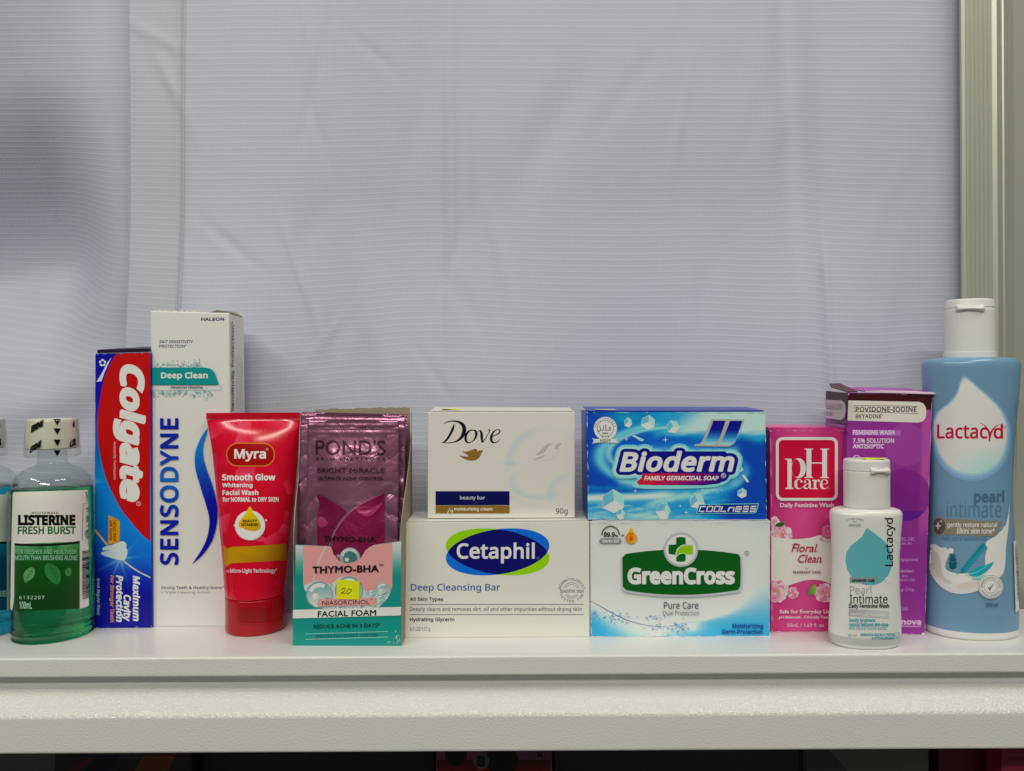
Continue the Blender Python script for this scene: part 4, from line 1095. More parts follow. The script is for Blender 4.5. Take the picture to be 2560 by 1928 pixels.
def soap_lower_white():
    quad = ((1013, 1306), (1473.6, 1303), (1474.4, 1592), (1008.6, 1596))
    body = card('ivory_card', (197, 194, 180), 0.40)
    root, A, k, n, b = carton('soap_carton', 'lower white soap carton with a navy oval logo edged in green and blue', quad, 0.034, body)
    flap(root, k, body, .0002)
    A.cv(990, 1000, 2.688)
    cx, cyy, ra, rb, th = 683, 1021, 351, 151, R(8.5)
    def rad(phi, rot):
        c, s_ = math.cos(phi - rot), math.sin(phi - rot); return 1 / math.sqrt((c / ra) ** 2 + (s_ / rb) ** 2)
    def shp(f): return [(cx + f(a) * math.cos(a), cyy + f(a) * math.sin(a)) for a in [2 * math.pi * i / 160 for i in range(160)]]
    A.part('oval_emblem')
    A.poly(shp(lambda a: rad(a, th)), (132, 186, 14))
    A.poly(shp(lambda a: rad(a, -th)), (20, 96, 190))
    A.poly(shp(lambda a: min(rad(a, th), rad(a, -th))), (14, 20, 92))
    A.part('brand_lettering'); A.text('Cetaphil', 408, 958, 932, 1099, (204, 204, 206), 'N', 0.022); A.ring(953, 1062, 9, 2.2, (110, 120, 165), n=18)
    A.part('product_lettering'); A.text('Deep Cleansing Bar', 100, 1234, 700, 1296, lambda x, y: (26 + (x - 100) * .04, 72 + (x - 100) * .02, 150 - (x - 100) * .02), 'N', 0.012)
    A.part('small_print'); g = (62, 62, 66)
    A.text('All Skin Types', 93, 1326, 318, 1358, g, 'N', 0.028)
    A.rect(95, 1372, 1260, 1376, (80, 88, 104)); A.rect(95, 1440, 1260, 1444, (80, 88, 104))
    A.text('Deeply cleans and removes dirt, oil and other impurities without drying skin', 93, 1392, 1247, 1426, (76, 76, 80), 'N', 0.006)
    A.text('Hydrating Glycerin', 93, 1461, 392, 1495, g, 'N', 0.028); A.part('weight_print'); A.text('4.5 OZ/127 g', 93, 1526, 230, 1558, (84, 84, 86), 'N', 0.0)
    A.part('round_seal'); q = (112, 114, 120)
    A.arctext('DERMATOLOGIST', 1180, 1288, 76, 190, 350, 21, q, True); A.arctext('TESTED FOR', 1180, 1272, 90, 158, 22, 21, q, False)
    A.text('SENSITIVE SKIN', 1101, 1275, 1260, 1296, (84, 86, 92), 'N', 0.01)
    for rr_, a0, a1, c0 in ((58, 200, 340, 1284), (46, 205, 335, 1284), (52, 30, 150, 1282), (42, 35, 145, 1282)): A.arc(1180, c0, rr_, 2.6, a0, a1, q)
    A.build(root)
    return k
k_white = soap_lower_white()

def soap_upper_ivory():
    z0 = Vector(k_white[4]).z * .5 + Vector(k_white[5]).z * .5 + 0.0011
    quad = ((1070, 1030), (1437.5, 1029.5), (1437.3, 1300.6), (1069, 1299.5))
    body = card('ivory_card_smooth', (194, 189, 176), 0.40)
    Y = 0.4600
    root, A, k, n, b = carton('soap_carton', 'ivory beauty bar soap carton on the white one, with a gold bird and navy stripe', quad, 0.031, body, z0=z0, Y=Y)
    flap(root, k, body, .0016)
    A.cv(990, 1000, 2.688)
    A.part('cream_print')
    def cream(X, Y_):
        c = [np.full(X.shape, v, float) for v in (194.0, 189.0, 176.0)]
        def addring(cx, cyy, rx, ry, w, amt, lo, hi):
            nonlocal c
            d = np.sqrt(((X - cx) / rx) ** 2 + ((Y_ - cyy) / ry) ** 2); an = np.degrees(np.arctan2(Y_ - cyy, X - cx)) % 360
            m_ = np.exp(-((d - 1) / w) ** 2) * np.where(d < 1, 1, np.exp(-((d - 1) / (w * .5)) ** 2)) * ss(lo, lo + 25, an) * (1 - ss(hi - 25, hi, an)) * amt
            c = lerp3(c, (165, 182, 188), np.clip(m_, 0, 1))
        addring(1010, 420, 255, 232, .13, .62, 160, 265); addring(1010, 420, 255, 232, .05, .22, 240, 330); addring(960, 550, 190, 112, .18, .66, 20, 215); addring(1150, 640, 120, 130, .25, .55, 150, 280)
        addring(960, 600, 220, 110, .2, .25, 60, 190)
        b_ = np.exp(-(((X - 770) / 55) ** 2 + ((Y_ - 428) / 12) ** 2)); c = lerp3(c, (150, 178, 190), b_ * .5)
        d = ((X - 1000) / 210) ** 2 + ((Y_ - 400) / 190) ** 2; c = lerp3(c, (192, 186, 176), np.clip(1 - d, 0, 1) * .5)
        return c
    A.paint(660, 160, 1197, 720, 150, 150, cream)
    for pts in ([(940, 370), (965, 345), (985, 322), (1008, 302), (1035, 294), (1055, 294), (1035, 305), (1018, 325), (1000, 350), (970, 366)], [(1066, 330), (1075, 305), (1095, 291), (1114, 291), (1100, 305), (1092, 322), (1075, 332)], [(924, 404), (950, 388), (990, 372), (1012, 364), (995, 380), (965, 396)]):
        A.poly(pts, (166, 160, 150), 4)
    A.stroke([(1092, 322), (1092, 345), (1078, 375), (1050, 396), (1010, 406), (960, 406), (926, 402)], [5, 3, 3, 3, 3, 2, 1], (172, 167, 156))
    A.part('brand_lettering'); K = (14, 20, 36)
    A.stroke([(392, 160), (383, 190), (365, 230), (340, 268), (316, 287)], [4, 16, 15, 13, 6], K)
    A.stroke([(322, 163), (340, 149), (375, 142), (415, 146), (447, 165), (459, 196), (452, 230), (430, 262), (395, 282), (350, 288), (308, 287)], [3, 6, 7, 12, 22, 27, 24, 16, 8, 5, 4], K)
    A.stroke([(517, 203), (496, 206), (475, 228), (467, 256), (476, 282), (494, 287), (517, 276), (534, 252), (540, 225), (532, 207), (517, 203)], [5, 9, 15, 17, 13, 6, 7, 13, 17, 12, 5], K)
    A.stroke([(552, 212), (566, 206), (574, 222), (576, 252), (580, 286)], [3, 9, 16, 17, 10], K); A.stroke([(582, 287), (602, 256), (622, 224), (632, 204)], [8, 5, 5, 8], K); A.stroke([(632, 204), (624, 199), (618, 206)], [6, 6, 4], K)
    A.stroke([(635, 248), (660, 240), (686, 228), (698, 212), (692, 200), (674, 202), (652, 220), (640, 250), (644, 278), (662, 288), (684, 280), (702, 262)], [3, 5, 8, 9, 6, 6, 11, 17, 15, 8, 5, 3], K)
    A.part('bird_emblem'); A.poly([(425, 373), (455, 378), (488, 380), (474, 366), (445, 346), (470, 348), (500, 339), (528, 328), (543, 333), (551, 347), (562, 338), (586, 341), (573, 360), (562, 384), (542, 401), (512, 408), (476, 402), (448, 390)], (128, 96, 40), 3)
    A.part('stripe'); A.rect(266, 613, 763, 707.5, (12, 16, 74)); A.rect(266, 709.5, 763, 763, (124, 94, 42))
    A.text('beauty bar', 430, 644, 597, 676, (190, 192, 205), 'N', 0.008); A.text('moisturising cream', 391, 722, 649, 749, (206, 196, 170), 'N', 0.028)
    A.stroke([(365, 722), (352, 746), (348, 764), (356, 775), (370, 776), (380, 766), (378, 752)], [3, 4, 5, 5, 4, 3, 2], (200, 190, 165)); A.text('1/4', 362, 736, 383, 757, (206, 196, 170), 'N', .02)
    A.part('weight_print'); A.text('90g', 1075, 728, 1153, 776, (44, 44, 46), 'N', 0.0)
    A.build(root)
    sticker_tab(root, k, 1101, 1149, 'lime_sticker', ink4(205, 214, 60), .0010)
soap_upper_ivory()

def soap_lower_green():
    quad = ((1475.5, 1303), (1925.5, 1302), (1924.6, 1591.4), (1476.5, 1591.4))
    body = card('pale_grey_card', (194, 194, 198), 0.40)
    root, A, k, n, b = carton('soap_carton', 'lower pale soap carton with a dark green panel and a cross in a round badge', quad, 0.034, body)
    flap(root, k, body, .0002)
    A.cv(1440, 1000, 2.688)
    Xc = [815, 840, 880, 930, 1000, 1100, 1200, 1290, 1350, 1400, 1440, 1465, 1480, 1500, 1600]; Yc = [940, 1020, 1110, 1170, 1208, 1218, 1214, 1196, 1150, 1090, 1010, 930, 860, 800, 800]
    lx = [98, 160, 220, 280, 350, 420, 480, 540, 600, 700, 800, 900]; ly = [1352, 1385, 1420, 1452, 1482, 1503, 1515, 1522, 1526, 1512, 1490, 1465]
    def bgf(X, Y_):
        edge = np.interp(Y_, Xc, Yc); low = np.interp(X, lx, ly, right=1440)
        w = (195, 196, 207); blue = lerp3((186, 194, 206), (44, 150, 208), ss(1180, 1585, Y_))
        outr = ss(-3, 6, X - edge); rim = np.exp(-np.maximum(X - edge, 0) / 60) * (X > edge)
        c = lerp3([np.full(X.shape, float(v)) for v in w], blue, outr * (1 - .55 * rim)); c = lerp3(c, (198, 206, 214), outr * rim * .5)
        lowm = ss(-2, 5, Y_ - low) * (1 - ss(690, 890, X)); bl = lerp3((196, 204, 212), (44, 150, 208), ss(0, 150, Y_ - low) * ss(620, 100, X + (1590 - Y_) * .6)); c = lerp3(c, bl, lowm)
        bott = ss(1520, 1590, Y_) * ss(520, 820, X) * .9; c = lerp3(c, (60, 158, 212), bott * ss(-10, 40, Y_ - np.minimum(low, 1520)))
        c = lerp3(c, (180, 186, 196), np.exp(-((Y_ - 815) / 30) ** 2) * .25)
        return c
    A.part('front_print'); A.paint(0, 0, 1, 1, 200, 140, bgf, corners=((97, 817), (1303, 814), (1301, 1588), (100, 1588)))
    A.part('water_print')
    A.stroke(list(zip(lx[:9], ly[:9])), [3, 5, 6, 7, 6, 5, 4, 4, 3], (70, 104, 134)); A.stroke([(600, 1527), (660, 1516), (720, 1502), (800, 1492), (850, 1488)], [3, 4, 3, 2, 1], (120, 160, 184))
    r = random.Random(12)
    for x0, y0, sx, sy, nn_, in ((270, 1465, 55, 22, 60), (520, 1468, 36, 12, 26), (540, 1525, 40, 10, 22), (690, 1528, 28, 22, 52), (130, 1440, 18, 14, 12), (620, 1580, 30, 10, 12)):
        for i in range(nn_):
            x, y = r.gauss(x0, sx), r.gauss(y0, sy)
            if y > 1584 or x < 108: continue
            q = r.random(); c = (int(30 + 90 * q), int(92 + 80 * q), int(150 + 50 * q)); L_ = r.uniform(5, 20); a = r.uniform(-.6, .9)
            if r.random() < .3: A.ring(x, y, r.uniform(3, 8), 2, c, n=10)
            else: A.stroke([(x, y), (x + L_ * .5 * math.cos(a), y + L_ * .5 * math.sin(a) - 3), (x + L_ * math.cos(a), y + L_ * math.sin(a))], [1, r.uniform(2, 4), 1], c, 3)
    def barrel(o): return [(310 - o, 1058 - o), (330 - o, 1036 - o)] + [(x, 1033 - o - 30 * (1 - ((x - 705) / 375) ** 2)) for x in range(345, 1076, 30)] + [(1086 + o, 1034 - o), (1102 + o, 1058 - o), (1104 + o, 1160), (1102 + o, 1252 + o), (1085 + o, 1276 + o)] + [(x, 1276 + o + 32 * (1 - ((x - 705) / 375) ** 2)) for x in range(1065, 330, -30)] + [(328 - o, 1270 + o), (312 - o, 1250 + o)]
    A.part('green_panel')
    A.disc(703, 1005, 117, (160, 162, 166)); A.poly([(x + 2, y + 8) for x, y in barrel(9)], (165, 167, 170)); A.poly(barrel(0), (10, 82, 32))
    A.part('cross_badge')
    A.disc(703, 1005, 115, (164, 166, 170)); A.disc(703, 1005, 101, (204, 204, 205))
    A.poly([(671, 924), (703, 919), (735, 924), (735, 969), (785, 969), (785, 1040), (735, 1040), (734, 1082), (704, 1087), (672, 1083), (671, 1040), (622, 1034), (619, 1004), (622, 972), (671, 969)], (10, 88, 36))
    A.poly([(668, 1062), (667, 1030), (678, 998), (700, 978), (725, 970), (782, 970), (786, 1004), (782, 1039), (742, 1040), (718, 1030), (694, 1034), (678, 1050)], (204, 204, 205)); A.poly([(673, 1056), (673, 1030), (684, 1002), (704, 983), (728, 975), (780, 975), (784, 1004), (780, 1036), (738, 1036), (716, 1026), (692, 1030)], (128, 176, 24))
    A.part('brand_lettering'); A.text('GreenCross', 345, 1124, 1066, 1238, (206, 206, 206), 'N', 0.052, spacing=.97)
    A.part('product_lettering'); A.text('Pure Care', 589, 1355, 821, 1401, (66, 68, 76), 'N', 0.006); A.text('Dual Protection', 583, 1413, 826, 1445, (92, 94, 102), 'N', 0.0)
    A.part('caption'); A.text('Moisturizing', 1048, 1500, 1254, 1540, (16, 62, 130), 'N', 0.03); A.text('Germ-Protection', 976, 1540, 1253, 1571, (16, 62, 130), 'N', 0.03)
    A.part('registered_mark'); A.ring(1145, 1027, 17, 2.6, (96, 98, 104), n=24); A.text('R', 1138, 1018, 1152, 1036, (96, 98, 104))
    A.part('germ_badge')
    A.arc(231, 905, 62, 8, 180, 360, (30, 88, 40)); A.rrect(156, 929, 305, 963, 17, (122, 124, 124)); A.text('Germ Kill', 176, 935, 288, 957, (196, 198, 198), 'N', .03)
    A.text('99.9', 185, 886, 260, 919, (40, 52, 44), 'N', .04); A.text('%', 261, 903, 279, 919, (40, 52, 44), 'N', .03)
    A.rect(303, 905, 323, 910, (50, 80, 50)); A.rect(310.5, 897, 315.5, 918, (50, 80, 50))
    A.poly([(369, 852), (386, 884), (405, 910), (406, 938), (390, 958), (369, 964), (348, 958), (333, 938), (334, 910), (353, 884)], lambda x, y: (222 - abs(x - 369) * .5, 178 - abs(x - 385) * 1.2, 40), 4)
    A.text('Vit', 356, 889, 385, 909, (176, 70, 30), 'N', .03); A.text('E', 361, 916, 381, 943, (176, 50, 30), 'N', .05)
    wear(A, ((1476, 1304), (1924.8, 1302.8), (1924, 1590.6), (1477, 1590.6)), 3, (214, 214, 216))
    A.build(root)
    return k
k_green = soap_lower_green()

def soap_upper_blue():
    z0 = (Vector(k_green[4]).z + Vector(k_green[5]).z) / 2 + 0.0011
    quad = ((1465.3, 1030), (1914, 1029), (1917.3, 1300.6), (1469, 1299.6))
    body = card('royal_blue_card', (8, 52, 140), 0.32)
    root, A, k, n, b = carton('soap_carton', 'blue germicidal soap carton printed with ice cubes, stacked on the pale green one', quad, 0.034, body, z0=z0, Y=0.4545)
    flap(root, k, body, .0018)
    A.cv(1440, 1000, 2.688)
    def bgf(X, Y_):
        c = lerp3((6, 66, 158), (0, 92, 180), ss(100, 700, X) * (1 - ss(700, 1150, X)))
        c = [np.broadcast_to(v, X.shape).astype(float) for v in c]
        n1 = noise2(X, Y_, 2.2, 3); n2 = noise2(X * .35 + Y_ * 1.2, Y_ * 2.2, 3.2, 8)
        cy_, pale = (40, 148, 186), (178, 204, 204)
        up = ss(300, 620, X) * (1 - ss(225, 290, Y_ + (X - 900) * -.06 - 20 * n1)); c = lerp3(c, cy_, up * .95)
        up2 = ss(560, 820, X - (170 - Y_) * 1.2) * (1 - ss(200, 252, Y_ + 12 * n2)); c = lerp3(c, (192, 206, 196), up2 * .85)
        tl_ = np.exp(-(((X - 330) / 120) ** 2 + ((Y_ - 120) / 70) ** 2)); c = lerp3(c, (36, 150, 180), tl_ * .8)
        for cx, cyy, rx, ry, w, a, lo, hi, col in ((720, 380, 560, 225, .085, .85, 115, 245, (110, 198, 206)), (720, 360, 500, 180, .05, .75, 130, 290, (150, 212, 214)), (700, 430, 440, 210, .05, .5, 40, 170, (110, 190, 208)), (760, 470, 380, 170, .09, .8, -20, 110, (80, 176, 206))):
            d = np.sqrt(((X - cx) / rx) ** 2 + ((Y_ - cyy) / ry) ** 2); an = (np.degrees(np.arctan2(Y_ - cyy, X - cx)) - lo) % 360 + lo
            c = lerp3(c, col, np.exp(-((d - 1) / w) ** 2) * a * ss(lo, lo + 30, an) * (1 - ss(hi - 30, hi, an)))
        lowb = ss(555, 600, Y_ + 14 * n1 + (X - 700) * .02) * (1 - ss(900, 1080, X + (Y_ - 700) * .5)); c = lerp3(c, (34, 138, 188), lowb)
        bnd = np.exp(-((Y_ - 660 + (X - 80) * .035) / 27) ** 2) * (1 - ss(560, 760, X)); c = lerp3(c, (196, 212, 210), bnd * 1.0)
        c = lerp3(c, (182, 208, 208), np.clip(ss(690, 800, Y_ + 22 * n2 + 10 * n1) * (1 - ss(420, 900, X)) * (.55 + .45 * n2), 0, 1))
        c = lerp3(c, (170, 206, 210), np.clip(n2, 0, 1) * lowb * .55)
        bnd2 = np.exp(-((Y_ - 700 + (X - 500) * .22 + 14 * n1) / 22) ** 2) * ss(420, 560, X) * (1 - ss(900, 1040, X)); c = lerp3(c, (160, 206, 212), bnd2 * .8)
        bar = np.exp(-((Y_ - 610) / 20) ** 2) * (1 - ss(300, 600, X)); c = lerp3(c, (4, 74, 160), bar * .8)
        halo = np.exp(-(np.maximum(np.abs(X - 690) - 380, 0) / 32) ** 2) * np.exp(-(np.maximum(np.abs(Y_ - 445) - 105, 0) / 34) ** 2); c = lerp3(c, (126, 192, 206), halo * .55)
        return c
    A.part('front_print'); A.paint(0, 0, 1, 1, 240, 160, bgf, corners=((70, 82), (1272, 80), (1281, 806), (80, 803)))
    A.part('ice_print')
    def cube(cx, cyy, s_, rot, asp=1.0):
        pts = [(cx + s_ * asp * math.cos(rot + a) * q, cyy + s_ * math.sin(rot + a) * q) for a, q in ((0, 1), (1.0, .96), (2.1, 1.02), (3.1, .95), (4.2, 1.0), (5.2, .97))]
        m_ = (cx + s_ * .1, cyy - s_ * .08)
        A.poly(pts, lambda x, y: (120 + 55 * math.sin(x * .05), 184 + 16 * math.sin(y * .06), 196))
        for i, c in zip((0, 2, 4), ((196, 212, 208), (92, 166, 186), (150, 198, 202))):
            A.poly([m_, pts[i], pts[(i + 1) % 6], pts[(i + 2) % 6]], c)
        for p in pts[::2]: A.stroke([m_, p], 3, (206, 218, 214))
        A.stroke(pts + [pts[0]], 2.6, (200, 216, 214), smooth=0)
    for q in ((350, 152, 34, .4, .8), (484, 152, 50, .7), (650, 181, 45, .2), (250, 682, 82, .5), (586, 748, 62, 1.0, .8), (812, 682, 52, .3), (1115, 626, 34, .6), (1102, 466, 20, .2), (300, 768, 40, .9, .7)):
        A.part('ice_print#%d' % q[0]); cube(*q)
    A.part('sparkle_print')
    A.poly([(1112, 505), (1128, 502), (1162, 548), (1148, 556)], (190, 210, 212)); A.poly([(368, 236), (392, 236), (460, 268), (440, 280)], (150, 200, 208))
    for x, y, q in ((338, 262, 16), (600, 268, 22), (398, 612, 16), (850, 606, 14), (700, 712, 12), (218, 306, 10), (740, 756, 18), (510, 312, 8), (980, 610, 8)):
        A.poly([(x, y - q), (x + q * .14, y - q * .14), (x + q, y), (x + q * .14, y + q * .14), (x, y + q), (x - q * .14, y + q * .14), (x - q, y), (x - q * .14, y - q * .14)], (206, 218, 216))
    A.part('halal_seal')
    W = (200, 204, 202); Dk = (30, 44, 66)
    A.disc(197, 192, 78, W); A.ring(197, 192, 56, 3, Dk); A.arctext('PHILIPPINES', 197, 192, 60, 185, 355, 14, Dk, True)
    A.stroke([(236, 184), (222, 186), (232, 200), (214, 204), (204, 202)], [4, 5, 5, 5, 4], Dk); A.stroke([(200, 166), (200, 200), (190, 204)], 5, Dk); A.stroke([(186, 170), (180, 204), (166, 200)], [4, 5, 4], Dk); A.stroke([(158, 172), (164, 200), (150, 212), (146, 200)], [4, 5, 4, 3], Dk)
    A.text('Halal', 176, 216, 216, 230, Dk, 'N', .02)
    for x in (176, 197, 218): A.disc(x, 248, 4, Dk, n=10)
    A.poly([(107, 256), (132, 262), (132, 290), (107, 294), (118, 275)], (170, 184, 190)); A.poly([(289, 252), (264, 260), (264, 290), (289, 290), (276, 272)], (170, 184, 190))
    A.poly([(128, 262), (197, 258), (266, 262), (266, 288), (197, 285), (128, 288)], W); A.text('HDIP', 162, 263, 232, 283, Dk, 'N', .03, spacing=1.2)
    A.part('emblem_outline', SILVER)
    def slant(pts, c): A.poly(pts, c)
    slant([(908, 128), (1130, 131), (1098, 212), (1066, 286), (1048, 304), (1024, 314), (789, 311), (800, 299), (832, 292), (850, 270), (880, 200)], (200, 200, 200))
    A.part('emblem')
    gr = lambda x, y: tuple(np.interp(y, (135, 205, 250, 300), v) for v in ((22, 26, 40, 150), (24, 34, 120, 200), (110, 130, 178, 206)))
    for o in ((0, 0), (112, 1)):
        q = [(922 + o[0], 139 + o[1]), (1004 + o[0], 140 + o[1]), (985 + o[0], 200), (962 + o[0], 262), (944 + o[0], 288), (922 + o[0], 300), (842 + o[0], 300), (862 + o[0], 282), (886 + o[0], 232), (905 + o[0], 184)]
        n_ = []
        for a_, b_ in zip(q, q[1:] + q[:1]):
            for t in range(5): n_.append((a_[0] + (b_[0] - a_[0]) * t / 5, a_[1] + (b_[1] - a_[1]) * t / 5))
        A.poly(n_, gr)
    A.part('brand_halo')
    box = (292, 342, 1064, 484)
    for w_, c in ((50, (96, 172, 204)), (42, (124, 190, 208)), (34, (160, 206, 212))):
        A.edges('Bioderm', *box, c, w_, 'N', .036, .22)
    A.poly([(405, 592), (425, 520), (500, 480), (1010, 480), (1040, 520), (985, 570), (850, 592)], (124, 190, 208), 5)
    A.part('brand_outline')
    A.edges('Bioderm', *box, (22, 28, 116), 22, 'N', .036, .22)
    A.poly([(320, 345), (1000, 345), (1060, 400), (1040, 480), (285, 485)], (22, 28, 116))
    sw = catmull([(430, 568), (455, 512), (478, 494), (980, 494), (1010, 508), (1000, 530), (950, 554), (850, 569)], 4, True)
    A.poly([(418, 570), (452, 490), (1000, 482), (1030, 510), (1010, 540), (950, 563), (850, 574)], (22, 28, 116))
    A.poly([tuple(q) for q in sw], lambda x, y: tuple(np.interp(x, (430, 560, 640, 720), v) for v in ((196, 196, 90, 22), (34, 34, 22, 26), (36, 36, 60, 112))))
    A.part('brand_lettering')
    A.text('Bioderm', *box, (206, 208, 208), 'N', .036, .22)
    A.text('FAMILY GERMICIDAL SOAP', 457, 510, 958, 540, (208, 208, 210), 'N', .035, .2)
    A.ring(990, 507, 17, 3, (200, 204, 208), n=22); A.text('R', 983, 498, 997, 516, (200, 204, 208), 'N', .02)
    A.part('variant_lettering')
    A.poly([(806, 752), (826, 700), (1228, 694), (1212, 752), (1196, 762), (812, 764)], (110, 196, 214)); A.poly([(812, 752), (830, 704), (1222, 699), (1206, 750), (1194, 758), (816, 760)], (16, 44, 120))
    gl_ = {'c': [[(1, 0), (0, 0), (0, 1), (1, 1)]], 'o': [[(0, 0), (1, 0), (1, 1), (0, 1), (0, 0)]], 'l': [[(0, 0), (0, 1), (1, 1)]], 'n': [[(0, 1), (0, .25), (1, .25), (1, 1)]], 'e': [[(1, 1), (0, 1), (0, .12), (1, .12), (1, .55), (0, .55)]], 's': [[(1, 0.05), (0, 0.05), (0, .5), (1, .5), (1, 1), (0, 1)]]}
    x = 826
    for ch in 'coolness':
        for st in gl_[ch]:
            A.stroke([(x + 34 * u + (1 - v) * 11, 715 + 34 * v - (x - 826) * .004) for u, v in st], 10, (206, 210, 212), smooth=0)
        x += 48.5
    wear(A, ((1466, 1030.6), (1913.4, 1029.7), (1916.6, 1299.9), (1469.6, 1298.8)), 2, (150, 196, 216))
    A.build(root)
    sticker_tab(root, k, 1490, 1540, 'pale_sticker', ink4(196, 204, 150), .0003)
soap_upper_blue()

# ================================================================== PINK AND PURPLE CARTONS
def flower(A, cx, cyy, r, seed, clip=None, dark=(196, 92, 118), pale=(222, 176, 172), n=15):
    rd = random.Random(seed)
    def cl(pts):
        return [(max(clip[0], min(clip[2], x)), max(clip[1], min(clip[3], y))) for x, y in pts] if clip else pts
    for ring_, (q, k) in enumerate(((1.0, n), (.76, n - 3), (.52, n - 6), (.3, 6))):
        for i in range(k):
            a = 6.283 * i / k + rd.uniform(-.2, .2); d = r * q * .62; w = r * q * rd.uniform(.34, .48)
            px, py = cx + d * math.cos(a), cyy + d * math.sin(a); t = rd.random(); m_ = tuple(dark[j] + (pale[j] - dark[j]) * t for j in range(3))
            o = [(px + (w * .95 * math.cos(b)) * math.cos(a) - (w * .75 * math.sin(b)) * math.sin(a), py + (w * .95 * math.cos(b)) * math.sin(a) + (w * .75 * math.sin(b)) * math.cos(a)) for b in [6.283 * j / 11 for j in range(11)]]
            o = cl([(x + rd.uniform(-1, 1) * r * .03, y + rd.uniform(-1, 1) * r * .03) for x, y in o])
            A.poly(o, lambda x, y, m_=m_, a=a, px=px, py=py, w=w: tuple(np.clip(np.array(m_) + 34 * ((x - px) * math.cos(a) + (y - py) * math.sin(a)) / w, 60, 232)))
    A.poly(cl(A.ell(cx, cyy, r * .16, r * .13, 12)), (206, 128, 70))

def wash_pink():
    c1 = lambda x, y: (1910 + x / 5.552, 1040 + y / 5.552)
    quad = (c1(75, 192), c1(1104, 190), (2113.5, 1579), (1927.3, 1580))
    pink = card('pink_card', (178, 50, 106), 0.30)
    root, A, k, n, b = carton('wash_carton', 'pink wash carton with a crimson badge and printed flowers, half behind the small white bottle', quad, 0.030, pink, rnd=.0006)
    flap(root, k, card('pink_lid', (200, 80, 134), .35), .0012)
    # glued side seam strip standing a little proud on the left
    A.cv(1910, 1280, 5.205)
    A.part('front_print')
    def bgf(X, Y): 
        t = ss(40, 330, Y) * (1 - ss(330, 420, Y)); g = .04 * noise2(X, Y, .5, 2)
        return lerp3((176, 50, 104), (196, 74, 128), np.clip(np.exp(-((X - 480) / 260) ** 2) * .7 + g, 0, 1))
    A.paint(0, 0, 1, 1, 40, 60, bgf, corners=((75, -1100 + 1), (1042, -1100), (1056, 1555), (93, 1558)))
    band_t = [(90, 305), (160, 325), (250, 343), (340, 352), (430, 353), (520, 346), (600, 335), (680, 313), (740, 296), (860, 250), (960, 215), (1050, 200)]
    band_b = [(1055, 1015), (960, 975), (860, 934), (790, 906), (730, 889), (660, 880), (600, 881), (520, 893), (450, 912), (380, 935), (300, 960), (200, 985), (92, 1010)]
    A.part('flower_print')
    flower(A, 225, 285, 140, 3, (91, 60, 420, 350)); flower(A, 130, 135, 75, 13, (91, 55, 260, 320), (206, 120, 140), (222, 180, 178), 11)
    A.poly([(142, 182), (165, 150), (205, 135), (266, 131), (258, 160), (235, 182), (190, 190)], lambda x, y: (30 + (y - 130) * .2, 118 - (y - 130) * .8, 24), 4)
    A.part('white_band'); A.poly(band_t + band_b, lambda x, y: (200, 200 - max(0, 180 - x) * .03, 180))
    A.part('flower_print#2')
    flower(A, 165, 1030, 152, 5, (91, 830, 330, 1220)); flower(A, 372, 1050, 78, 6, (300, 940, 450, 1150), n=11); A.part('flower_print#3'); flower(A, 775, 1050, 132, 8, (640, 905, 1054, 1185))
    A.poly([(566, 1070), (580, 1010), (612, 962), (660, 936), (672, 980), (668, 1030), (640, 1062)], lambda x, y: (60 + (x - 560) * .6, 140 + (x - 600) * .3, 60), 4)
    A.part('skin_badge'); A.disc(824, 247, 86, (176, 58, 104)); A.disc(824, 247, 80, (206, 98, 140))
    A.stroke([(850, 190), (815, 205), (792, 245), (806, 280), (842, 284), (858, 255), (836, 216), (806, 190)], [5, 9, 9, 9, 9, 9, 8, 5], (166, 30, 80))
    A.arctext('DUAL HYDRATION', 824, 247, 106, 158, 20, 20, (160, 60, 90), False, .03); A.arctext('MOISTURIZING', 824, 250, 142, 140, 40, 20, (160, 60, 90), False, .03)
    A.part('variety_lettering')
    c = (164, 30, 64)
    A.text('Floral', 350, 410, 690, 520, c, 'G', .012, .32); A.stroke([(352, 424), (400, 408), (450, 414)], [3, 9, 5], c); A.stroke([(655, 516), (676, 512), (694, 492)], [7, 6, 3], c)
    A.text('Clean', 436, 550, 742, 658, c, 'G', .012, .32); A.stroke([(722, 656), (738, 650), (752, 632)], [7, 6, 3], c)
    A.text('for', 525, 715, 570, 743, (176, 120, 130)); A.text('FRAGRANT CARE', 370, 765, 728, 797, (128, 46, 70), 'G', .02)
    A.part('lower_lettering'); w = (226, 186, 200)
    A.text('Safe for Everyday Use', 195, 1266, 884, 1332, w, 'G', .026); A.text('pH-Balanced . Clinically Tested', 187, 1345, 880, 1392, w, 'G', .02); A.text('50mL / 1.69 fl. oz.', 293, 1444, 786, 1490, (224, 176, 196), 'G', .008)
    A.part('brand_badge'); A.cv(1910, 1040, 5.552); W = (208, 205, 186)
    A.rrect(157, 293, 1017, 1175, 95, W); A.rrect(197, 332, 976, 1136, 62, (180, 4, 54))
    def ser(x0, x1, y0, y1): A.poly([(x0, y0), (x1, y0), (x1, y1), (x0, y1)], W)
    ser(318, 376, 600, 1000); A.poly([(285, 592), (376, 592), (376, 640), (318, 612), (285, 604)], W); ser(286, 400, 996, 1012)
    A.poly(A.ell(472, 724, 102, 138, 48), W, holes=[A.ell(438, 724, 62, 122, 40)])
    for a, e in ((582, 650), (800, 866)): ser(a, e, 462, 850)
    for a, e in ((556, 672), (774, 892)): ser(a, e, 452, 465); ser(a, e, 846, 860)
    ser(650, 800, 644, 660)
    A.part('brand_lettering')
